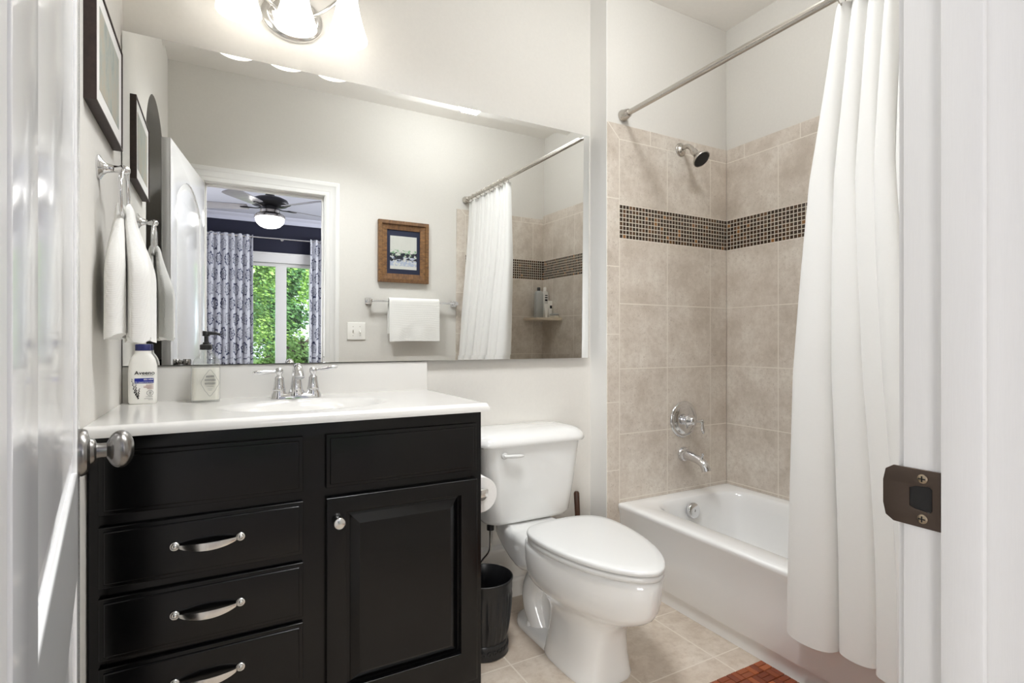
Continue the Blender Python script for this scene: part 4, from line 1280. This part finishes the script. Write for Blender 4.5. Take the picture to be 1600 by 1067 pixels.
# ---------------------------------------------------------------- seen in the mirror: the door wall
pw = thing('framed_painting', 'abstract painting with navy mount in a rustic wood frame above the towel bar', 'picture', (1.157, 0.29, 1.49))
AX0, AX1, AZ0, AZ1 = 0.974, 1.340, 1.492, 1.926
def mitre(bm, pts, prof, base):
    pass
fw = 0.062
bm = BM()
def side(a0, a1, b0, b1):
    """one mitred frame bar: outer edge a0-a1, inner edge b0-b1 (x,z)"""
    d = 0.29
    rings = []
    for (o_, i_) in ((a0, b0), (a1, b1)):
        m1 = ((o_[0] * 0.62 + i_[0] * 0.38), (o_[1] * 0.62 + i_[1] * 0.38))
        rings.append([Vector((o_[0], d, o_[1])), Vector((o_[0], d + 0.030, o_[1])), Vector((m1[0], d + 0.032, m1[1])), Vector((m1[0] * 0.9 + i_[0] * 0.1, d + 0.022, m1[1] * 0.9 + i_[1] * 0.1)), Vector((i_[0], d + 0.016, i_[1])), Vector((i_[0], d, i_[1]))])
    return rings
O_ = [(AX0, AZ0), (AX1, AZ0), (AX1, AZ1), (AX0, AZ1)]
I_ = [(AX0 + fw, AZ0 + fw), (AX1 - fw, AZ0 + fw), (AX1 - fw, AZ1 - fw), (AX0 + fw, AZ1 - fw)]
bm = BM()
for k in (1, 3): loft(bm, side(O_[k], O_[(k + 1) % 4], I_[k], I_[(k + 1) % 4]), True, True, True)
for k in (0, 2): loft(bm, side(O_[k], O_[(k + 1) % 4], I_[k], I_[(k + 1) % 4]), True, True, True)
fr = obj('frame', bm, [M['barn'], M['barnh']], pw, sharp=20)
npoly = len(fr.data.polygons)
for p in fr.data.polygons:
    if p.index >= npoly // 2: p.material_index = 1
bm = BM(); box(bm, AX0 + fw - 0.002, AX1 - fw + 0.002, 0.291, 0.300, AZ0 + fw - 0.002, AZ1 - fw + 0.002)
obj('mount', bm, M['navy_mat'], pw, flat=True)
bm = BM(); box(bm, 1.060, 1.254, 0.2995, 0.3012, 1.588, 1.822)
obj('picture', bm, M['splash'], pw, flat=True)

tbar = thing('towel_bar', 'square chrome towel bar under the framed painting', 'towel bar', (1.228, 0.29, 1.355))
bm = BM(); box(bm, 0.905, 1.550, 0.338, 0.350, 1.348, 1.361, 0.002)
obj('bar', bm, M['chrome'], tbar)
for x in (0.910, 1.546):
    bm = BM(); box(bm, x - 0.022, x + 0.022, 0.2902, 0.300, 1.332, 1.377, 0.003); box(bm, x - 0.014, x + 0.014, 0.300, 0.355, 1.341, 1.368, 0.003)
    obj('bracket', bm, M['chrome'], tbar)
bm = BM()
# folded bath towel over the bar
sec = []
n = 14
for k in range(n + 1):       # outer skin: back bottom, over the bar, front bottom
    t = k / n
path = [(0.318, 1.13), (0.317, 1.25), (0.319, 1.34)]
for k in range(9):
    a = PI - PI * k / 8
    path.append((0.344 + 0.025 * math.cos(a), 1.357 + 0.025 * math.sin(a)))
path += [(0.370, 1.30), (0.373, 1.20), (0.374, 1.10), (0.374, 1.075)]
def twl(s, t):
    i = t * (len(path) - 1); j = min(int(i), len(path) - 2); f_ = i - j
    y = path[j][0] + (path[j + 1][0] - path[j][0]) * f_; z = path[j][1] + (path[j + 1][1] - path[j][1]) * f_
    x = 1.038 + 0.368 * s
    front = 1 if y > 0.344 else -1
    low = max(0, 1.34 - z)
    y += 0.008 * front * low * math.sin(9 * s + 1.0) + (0.004 * math.sin(14 * s) if low > 0.2 else 0)
    z += 0.012 * low * math.sin(3.2 * s + 0.4) - 0.02 * low * (0.5 - s)
    return Vector((x, y, z))
grid(bm, twl, 40, 46)
tw = obj('bath_towel', bm, M['towel'], sharp=70); solidify(tw, 0.010, -1.0)
tag(tw, 'white bath towel folded over the square towel bar', 'towel')

sw = thing('light_switch', 'white double light switch on the wall left of the towel bar', 'light switch', (0.829, 0.29, 1.144))
bm = BM(); plate(bm, [rect(0.768, 0.890, 1.085, 1.204)], 0.007, 0.0025, MXZ(0.2935), 3)
obj('switch_plate', bm, M['plastic'], sw)
for x, up_ in ((0.806, 1), (0.852, -1)):
    bm = BM(); box(bm, x - 0.006, x + 0.006, 0.2965, 0.2985, 1.132, 1.157, 0.0008)
    tube(bm, [(x, 0.2972, 1.1445), (x, 0.3085, 1.1445 + up_ * 0.010)], [0.0045, 0.0030], 10)
    obj('toggle', bm, M['plastic'], sw)
for x in (0.806, 0.852):
    for z in (1.114, 1.175):
        bm = BM(); lathe(bm, [(0.0028, 0), (0.0022, 0.0012), (0, 0.0014)], (x, 0.2970, z), (0, 1, 0), 12)
        obj('screw_head', bm, M['satin'], sw)

# corner shelf with toiletries at the far end of the tub
bm = BM()
o_ = [(XR - 0.0005, 0.2985)] + [(XR - 0.0005 - 0.185 * math.sin(PI / 2 * k / 14), 0.2985 + 0.285 * math.cos(PI / 2 * k / 14)) for k in range(15)]
plate(bm, [o_], 0.022, 0.004, Matrix.Translation((0, 0, 1.252)))
tag(obj('corner_shelf', bm, M['stonetop']), 'quarter-round stone shelf in the far corner of the tub', 'shelf')
SH = 1.263
def shampoo(name, label, x, y, hx, hy, h, mt, capm, cap_h, cap_r, cat='bottle', taper=1.0, group=None):
    t_ = thing(name, label, cat, (x, y, SH), group=group)
    bm_ = BM()
    loft(bm_, [at_z(rrect(hx * k, hy * k2, 0.012 * min(1, hx / 0.02) * 0.9, 6, x, y), SH + z) for k, k2, z in ((0.94, 0.94, 0), (1, 1, 0.004), (1, 1, h * 0.3), (taper, 1, h * 0.88), (taper * 0.9, 0.9, h * 0.96), (taper * 0.5, 0.6, h))], True, True, True)
    obj('bottle_body', bm_, mt, t_, sharp=50)
    bm_ = BM(); lathe(bm_, [(cap_r, 0), (cap_r, cap_h * 0.85), (cap_r * 0.8, cap_h), (0, cap_h)], (x, y, SH + h), (0, 0, 1), 20)
    obj('cap', bm_, capm, t_)
    return t_
shampoo('shampoo_bottle', 'tall grey shampoo bottle with black cap on the corner shelf', 2.242, 0.380, 0.036, 0.024, 0.215, M['shampoo_grey'], M['blackplastic'], 0.028, 0.013, taper=0.86)
a_ = shampoo('conditioner_bottle', 'tall slim pale bottle with white cap in the corner of the shelf', 2.296, 0.385, 0.026, 0.022, 0.215, M['shampoo_white'], M['plastic'], 0.032, 0.012)
bm = BM()
for z0, z1 in ((0.135, 0.150), (0.158, 0.168), (0.176, 0.184)):
    box(bm, 2.284, 2.308, 0.4068, 0.4076, SH + z0, SH + z1)
obj('label_print', bm, M['ink'], a_, flat=True)
def tube_bottle(label, x, y, w, h, dark):
    t_ = thing('lotion_tube', label, 'tube', (x, y, SH))
    bm_ = BM(); lathe(bm_, [(w * 0.62, 0), (w * 0.66, 0.022)], (x, y, SH), (0, 0, 1), 20)
    obj('cap', bm_, M['plastic'], t_)
    bm_ = BM()
    loft(bm_, [[Vector((x + p[0], y + p[1], SH + z)) for p in rrect(w * kx, w * ky, w * ky * 0.98, 6)] for kx, ky, z in ((0.72, 0.72, 0.0225), (0.8, 0.74, 0.03), (0.95, 0.45, h * 0.7), (1.0, 0.10, h - 0.008), (1.0, 0.08, h))], True, True, True)
    obj('tube_body', bm_, M['lotion'], t_, sharp=60)
    if dark:
        bm_ = BM(); box(bm_, x - w * 0.45, x + w * 0.45, y + w * 0.62, y + w * 0.64, SH + h * 0.55, SH + h * 0.72)
        obj('label_print', bm_, M['ink'], t_, flat=True)
tube_bottle('taller white tube standing behind the short tube on the corner shelf', 2.305, 0.450, 0.022, 0.135, True)
tube_bottle('short white tube at the front of the corner shelf', 2.268, 0.455, 0.019, 0.110, False)
for k, (nm, m_, lab) in enumerate((('soap_bar', M['soapbar'], 'pale soap bar lying under the grey bar at the shelf end'), ('soap_bar', M['shampoo_grey'], 'grey soap bar lying on top of the pale bar at the shelf end'))):
    bm = BM(); loft(bm, [at_z(rrect(hx, hy, 0.012, 6, 2.300, 0.520), SH + 0.0003 + k * 0.0165 + z) for hx, hy, z in ((0.020, 0.032, 0), (0.024, 0.036, 0.004), (0.024, 0.036, 0.011), (0.020, 0.032, 0.0155))], True, True, True)
    tag(obj(nm, bm, m_, sharp=60), lab, 'soap')

# ---------------------------------------------------------------- wooden bath mat
bm = BM()
tone = bm.loops.layers.color.new('tone')
rm = random.Random(21)
MX0, MX1, MY0, MY1 = 1.186, 1.632, 0.50, 1.206
cs = 0.0446
nx, ny = 10, 16
def slat(x0, x1, y0, y1):
    old = set(bm.faces)
    box(bm, x0, x1, y0, y1, 0.0012, 0.0085 + 0.001 * rm.random(), 0.0012, 1)
    t_ = rm.random()
    for f in bm.faces:
        if f in old: continue
        for lp in f.loops: lp[tone] = (t_, t_, t_, 1)
for i in range(nx):
    for j in range(ny):
        x0, y0 = MX0 + i * cs, MY1 - (j + 1) * cs
        g_ = 0.0012
        if (i + j) % 2:
            slat(x0 + g_, x0 + cs - g_, y0 + g_, y0 + cs / 2 - g_ / 2); slat(x0 + g_, x0 + cs - g_, y0 + cs / 2 + g_ / 2, y0 + cs - g_)
        else:
            slat(x0 + g_, x0 + cs / 2 - g_ / 2, y0 + g_, y0 + cs - g_); slat(x0 + cs / 2 + g_ / 2, x0 + cs - g_, y0 + g_, y0 + cs - g_)
box(bm, MX0 + 0.003, MX1 - 0.003, MY1 - ny * cs + 0.003, MY1 - 0.003, 0.0002, 0.003)
tag(obj('bath_mat', bm, M['teak'], sharp=30), 'reddish wooden basketweave bath mat on the floor in front of the bathtub', 'bath mat')

# ---------------------------------------------------------------- linen cabinet inside the arched alcove
lc = thing('linen_cabinet', 'tall black linen cabinet inside the arched alcove of the left wall', 'cabinet', (XL - 0.37, 0.945, 0))
bm = BM(); box(bm, XL - 0.595, XL - 0.17, 0.525, 1.365, 0.0, 1.86, 0.002); obj('cabinet_body', bm, M['black'], lc)
for z0, z1 in ((0.06, 0.90), (0.93, 1.82)):
    for y0, y1_ in ((0.54, 0.940), (0.950, 1.35)):
        bm = BM(); plate(bm, [rect(y0, y1_, z0, z1), rect(y0 + 0.07, y1_ - 0.07, z0 + 0.07, z1 - 0.07)], 0.019, 0.003, MYZ(XL - 0.160))
        plate(bm, [rect(y0 + 0.06, y1_ - 0.06, z0 + 0.06, z1 - 0.06)], 0.010, 0.001, MYZ(XL - 0.164))
        obj('door', bm, M['black'], lc)

# ---------------------------------------------------------------- the bedroom beyond the doorway (seen in the mirror)
BW = -4.16
struct('floor_bedroom', box(BM(), -2.6, 3.4, BW - 0.1, 0.20, -0.06, -0.002), M['carpet'], flat=True)
struct('ceiling_bedroom', box(BM(), -2.6, 3.4, BW - 0.1, 0.17, 2.74, 2.80), M['bedceil'], flat=True)
WX0, WX1, WZ0, WZ1 = 0.352, 1.205, 0.16, 2.105
ol = rect(-2.6, 3.4, 0, 2.74)
struct('wall_bedroom_far', plate(BM(), [ol, rect(WX0, WX1, WZ0, WZ1)], 0.12, 0.0, MXZ(BW - 0.06)), M['navy'])
struct('wall_bedroom_left', box(BM(), -2.6, -2.5, BW, 0.17, 0, 2.74), M['bedwall'], flat=True)
struct('wall_bedroom_right', box(BM(), 3.3, 3.4, BW, 0.17, 0, 2.74), M['bedwall'], flat=True)
bm = BM()
for x0, x1 in ((-2.6, XL - 0.1), (XR + 0.1, 3.4)):
    box(bm, x0, x1, 0.11, 0.17, 0, 2.74)
struct('wall_bedroom_door', bm, M['bedwall'], flat=True)
bm = BM()
prof = [(0, 2.74), (0.075, 2.74), (0.070, 2.728), (0.055, 2.715), (0.030, 2.700), (0.014, 2.672), (0.010, 2.650), (0, 2.650)]
loft(bm, [[Vector((x, BW + y, z)) for y, z in prof] for x in (-2.5, 3.3)], True, True, True)
struct('trim_4', bm, M['bedceil'], sharp=25)

win = thing('window_1', 'white double window of the bedroom showing green trees', 'window', (0.778, BW, WZ0))
win['kind'] = 'structure'
bm = BM()
plate(bm, [rect(WX0 - 0.10, WX1 + 0.10, WZ0 - 0.10, WZ1 + 0.125), rect(WX0, WX1, WZ0, WZ1)], 0.024, 0.004, MXZ(BW + 0.012))
box(bm, WX0 - 0.12, WX1 + 0.12, BW + 0.002, BW + 0.034, WZ1 + 0.11, WZ1 + 0.14, 0.004)
obj('window_casing', bm, M['trim'], win)
bm = BM()
plate(bm, [rect(WX0, WX1, WZ0, WZ1), rect(0.407, 0.700, WZ0 + 0.055, WZ1 - 0.048), rect(0.842, 1.150, WZ0 + 0.055, WZ1 - 0.048)], 0.07, 0.004, MXZ(BW - 0.06))
obj('window_frame', bm, M['trim'], win)
for x0, x1 in ((0.405, 0.702), (0.840, 1.152)):
    bm = BM(); box(bm, x0, x1, BW - 0.064, BW - 0.058, WZ0 + 0.053, WZ1 - 0.046)
    obj('window_pane', bm, M['pane'], win, flat=True)

# drapes and their rod
drod = thing('drapery_rod', 'thin silver drapery rod across the navy bedroom wall', 'curtain rod', (0.78, BW + 0.09, 2.43))
bm = BM(); tube(bm, [(-0.62, BW + 0.09, 2.43), (0.78, BW + 0.09, 2.43), (2.2, BW + 0.09, 2.43)], 0.009, 14)
obj('pole', bm, M['satin'], drod)
for x in (-0.50, 0.78, 2.05):
    bm = BM(); tube(bm, [(x, BW + 0.0005, 2.43), (x, BW + 0.085, 2.43)], 0.006, 10); lathe(bm, [(0.02, 0), (0.02, 0.004)], (x, BW + 0.0003, 2.43), (0, 1, 0), 16)
    obj('bracket', bm, M['satin'], drod)
def drape(x0, x1, label, ph):
    bm_ = BM()
    nf = round((x1 - x0) / 0.085)
    wide = (x1 - x0) * 1.7
    def f(s, t):
        z = 2.455 - (2.455 - 0.02) * t
        a = 2 * PI * nf * s + ph
        A = 0.030 + 0.012 * t
        return Vector((x0 + (x1 - x0) * s + 0.010 * math.sin(2 * a) * t, BW + 0.092 + A * math.sin(a) + 0.006 * math.sin(0.5 * a + 5 * t), z))
    grid(bm_, f, nf * 14, 40, lambda s, t: (s * wide, 2.455 * (1 - t)))
    o_ = obj('drape', bm_, M['damask'], sharp=80)
    solidify(o_, 0.002)
    return tag(o_, label, 'curtain')
drape(-0.45, 0.405, 'wide damask drape at the bedroom window next to the open white door', 0.3)
drape(1.139, 1.90, 'narrow visible damask drape at the bedroom window edge next to the door casing', 1.7)

# ceiling fan
FC = Vector((0.440, -1.75, 0))
fan = thing('ceiling_fan', 'dark five-blade ceiling fan with a lit glass bowl in the bedroom', 'ceiling fan', (FC.x, FC.y, 2.74))
bm = BM()
lathe(bm, [(0.0, 2.50), (0.016, 2.50), (0.014, 2.51), (0.013, 2.70), (0.055, 2.705), (0.068, 2.725), (0.070, 2.74)], (FC.x, FC.y, 0), (0, 0, 1), 32)
obj('downrod', bm, M['fanmetal'], fan)
bm = BM()
lathe(bm, [(0.02, 2.505), (0.040, 2.490), (0.048, 2.468), (0.060, 2.462), (0.120, 2.452), (0.160, 2.432), (0.172, 2.410), (0.172, 2.392), (0.160, 2.380), (0.110, 2.372), (0.085, 2.360), (0.085, 2.335), (0.06, 2.33)], (FC.x, FC.y, 0), (0, 0, 1), 48)
obj('motor', bm, M['fanmetal'], fan, sharp=50)
bm = BM()
lathe(bm, [(0.060, 2.340), (0.090, 2.330), (0.092, 2.305), (0.125, 2.290), (0.140, 2.272), (0.143, 2.256), (0.132, 2.250)], (FC.x, FC.y, 0), (0, 0, 1), 48)
obj('light_fitter', bm, M['nickel'], fan, sharp=50)
bm = BM()
lathe(bm, [(0.134, 2.252), (0.132, 2.235), (0.120, 2.205), (0.095, 2.178), (0.060, 2.162), (0.025, 2.155), (0.0, 2.154)], (FC.x, FC.y, 0), (0, 0, 1), 48)
obj('glass_bowl', bm, M['bowl'], fan)
for k in range(5):
    a = R(125 + 72 * k)
    Mb = Matrix.Translation((FC.x, FC.y, 2.358)) @ Matrix.Rotation(a, 4, 'Z') @ Matrix.Rotation(R(-13), 4, 'X')
    bm = BM()
    ol = [(0.20, -0.050), (0.30, -0.060), (0.58, -0.072), (0.645, -0.066), (0.660, -0.045), (0.660, 0.045), (0.645, 0.066), (0.58, 0.072), (0.30, 0.060), (0.20, 0.050)]
    plate(bm, [ol], 0.007, 0.002, Mb)
    bl = obj('blade', bm, M['fanblade'], fan)
    bm = BM()
    tube(bm, [Mb @ Vector(p) for p in ((0.075, 0, -0.002), (0.12, 0, -0.012), (0.17, 0, -0.008), (0.23, 0, -0.006), (0.27, 0, -0.006))], [0.014, 0.011, 0.013, 0.022, 0.008], 12, True, 1, ry=0.4)
    obj('blade_iron', bm, M['fanmetal'], bl)

# garden beyond the window
struct('ground', box(BM(), -12, 14, -22, BW - 0.12, -0.30, -0.20), M['lawn'], flat=True)
def tree(name, label, x, y, h, r, nleaf, m_, seed, z0=0.0, ls=0.09):
    rt = thing(name, label, 'tree', (x, y, -0.2))
    rr_ = random.Random(seed)
    vs_, fs_ = [], []
    blobs = [(rr_.uniform(-0.6, 0.6) * r, rr_.uniform(-0.6, 0.6) * r, rr_.uniform(z0 + 0.25, 0.92) * h, rr_.uniform(0.35, 0.62) * r) for _ in range(26)]
    for _ in range(nleaf):
        bx, by, bz, br = rr_.choice(blobs)
        d = Vector((rr_.gauss(0, 1), rr_.gauss(0, 1), rr_.gauss(0, 1))).normalized()
        p = Vector((bx, by, bz)) + d * br * (0.55 + 0.45 * rr_.random())
        if p.z < 0.06: p.z = 0.06 + 0.2 * rr_.random()
        nrm = (d + Vector((rr_.gauss(0, 0.5), rr_.gauss(0, 0.5), rr_.gauss(0, 0.5) + 0.3))).normalized()
        t1 = nrm.cross(Vector((0.3, 0.2, 0.9))).normalized()
        t2 = nrm.cross(t1)
        s = ls * (0.6 + 0.8 * rr_.random())
        k = len(vs_)
        vs_ += [p - t1 * s, p - t2 * s * 0.5, p + t1 * s, p + t2 * s * 0.5]
        fs_.append((k, k + 1, k + 2, k + 3))
    me = bpy.data.meshes.new('foliage'); me.from_pydata([tuple(v) for v in vs_], [], fs_); me.materials.append(m_)
    f_ = bpy.data.objects.new('foliage', me); f_.parent = rt; COL.objects.link(f_)
    bm_ = BM(); tube(bm_, [(x, y, -0.21), (x + 0.05, y, h * 0.35), (x - 0.04, y + 0.05, h * 0.8)], [0.13, 0.10, 0.03], 12)
    for k in range(6):
        a = k * 1.1; zb = h * (0.3 + 0.08 * k)
        tube(bm_, [(x, y, zb), (x + 0.5 * r * math.cos(a), y + 0.5 * r * math.sin(a), zb + 0.18 * h)], [0.05, 0.015], 8)
    obj('trunk', bm_, M['bark'], rt)
tree('leafy_tree', 'bright green leafy tree behind the window pane nearest the open door', 0.1, -8.0, 4.4, 1.2, 24000, M['leaf1'], 3, ls=0.036)
tree('leafy_tree', 'deep green tree behind the window pane beside the narrow drape', 3.15, -8.4, 5.2, 1.25, 18000, M['leaf2'], 5, ls=0.042)
tree('leafy_tree', 'tall green tree standing farthest back in the garden', 1.8, -15.0, 8.0, 2.5, 26000, M['leaf1'], 9, ls=0.07)
tree('garden_bush', 'low pale green bush under the bedroom window', 1.3, -5.9, 1.3, 0.75, 9000, M['leaf1'], 12, z0=-0.15, ls=0.03)
tree('garden_bush', 'tall dark green bush in front of the farthest tree', 1.05, -10.2, 3.6, 0.85, 22000, M['leaf2'], 15, z0=-0.2, ls=0.045)
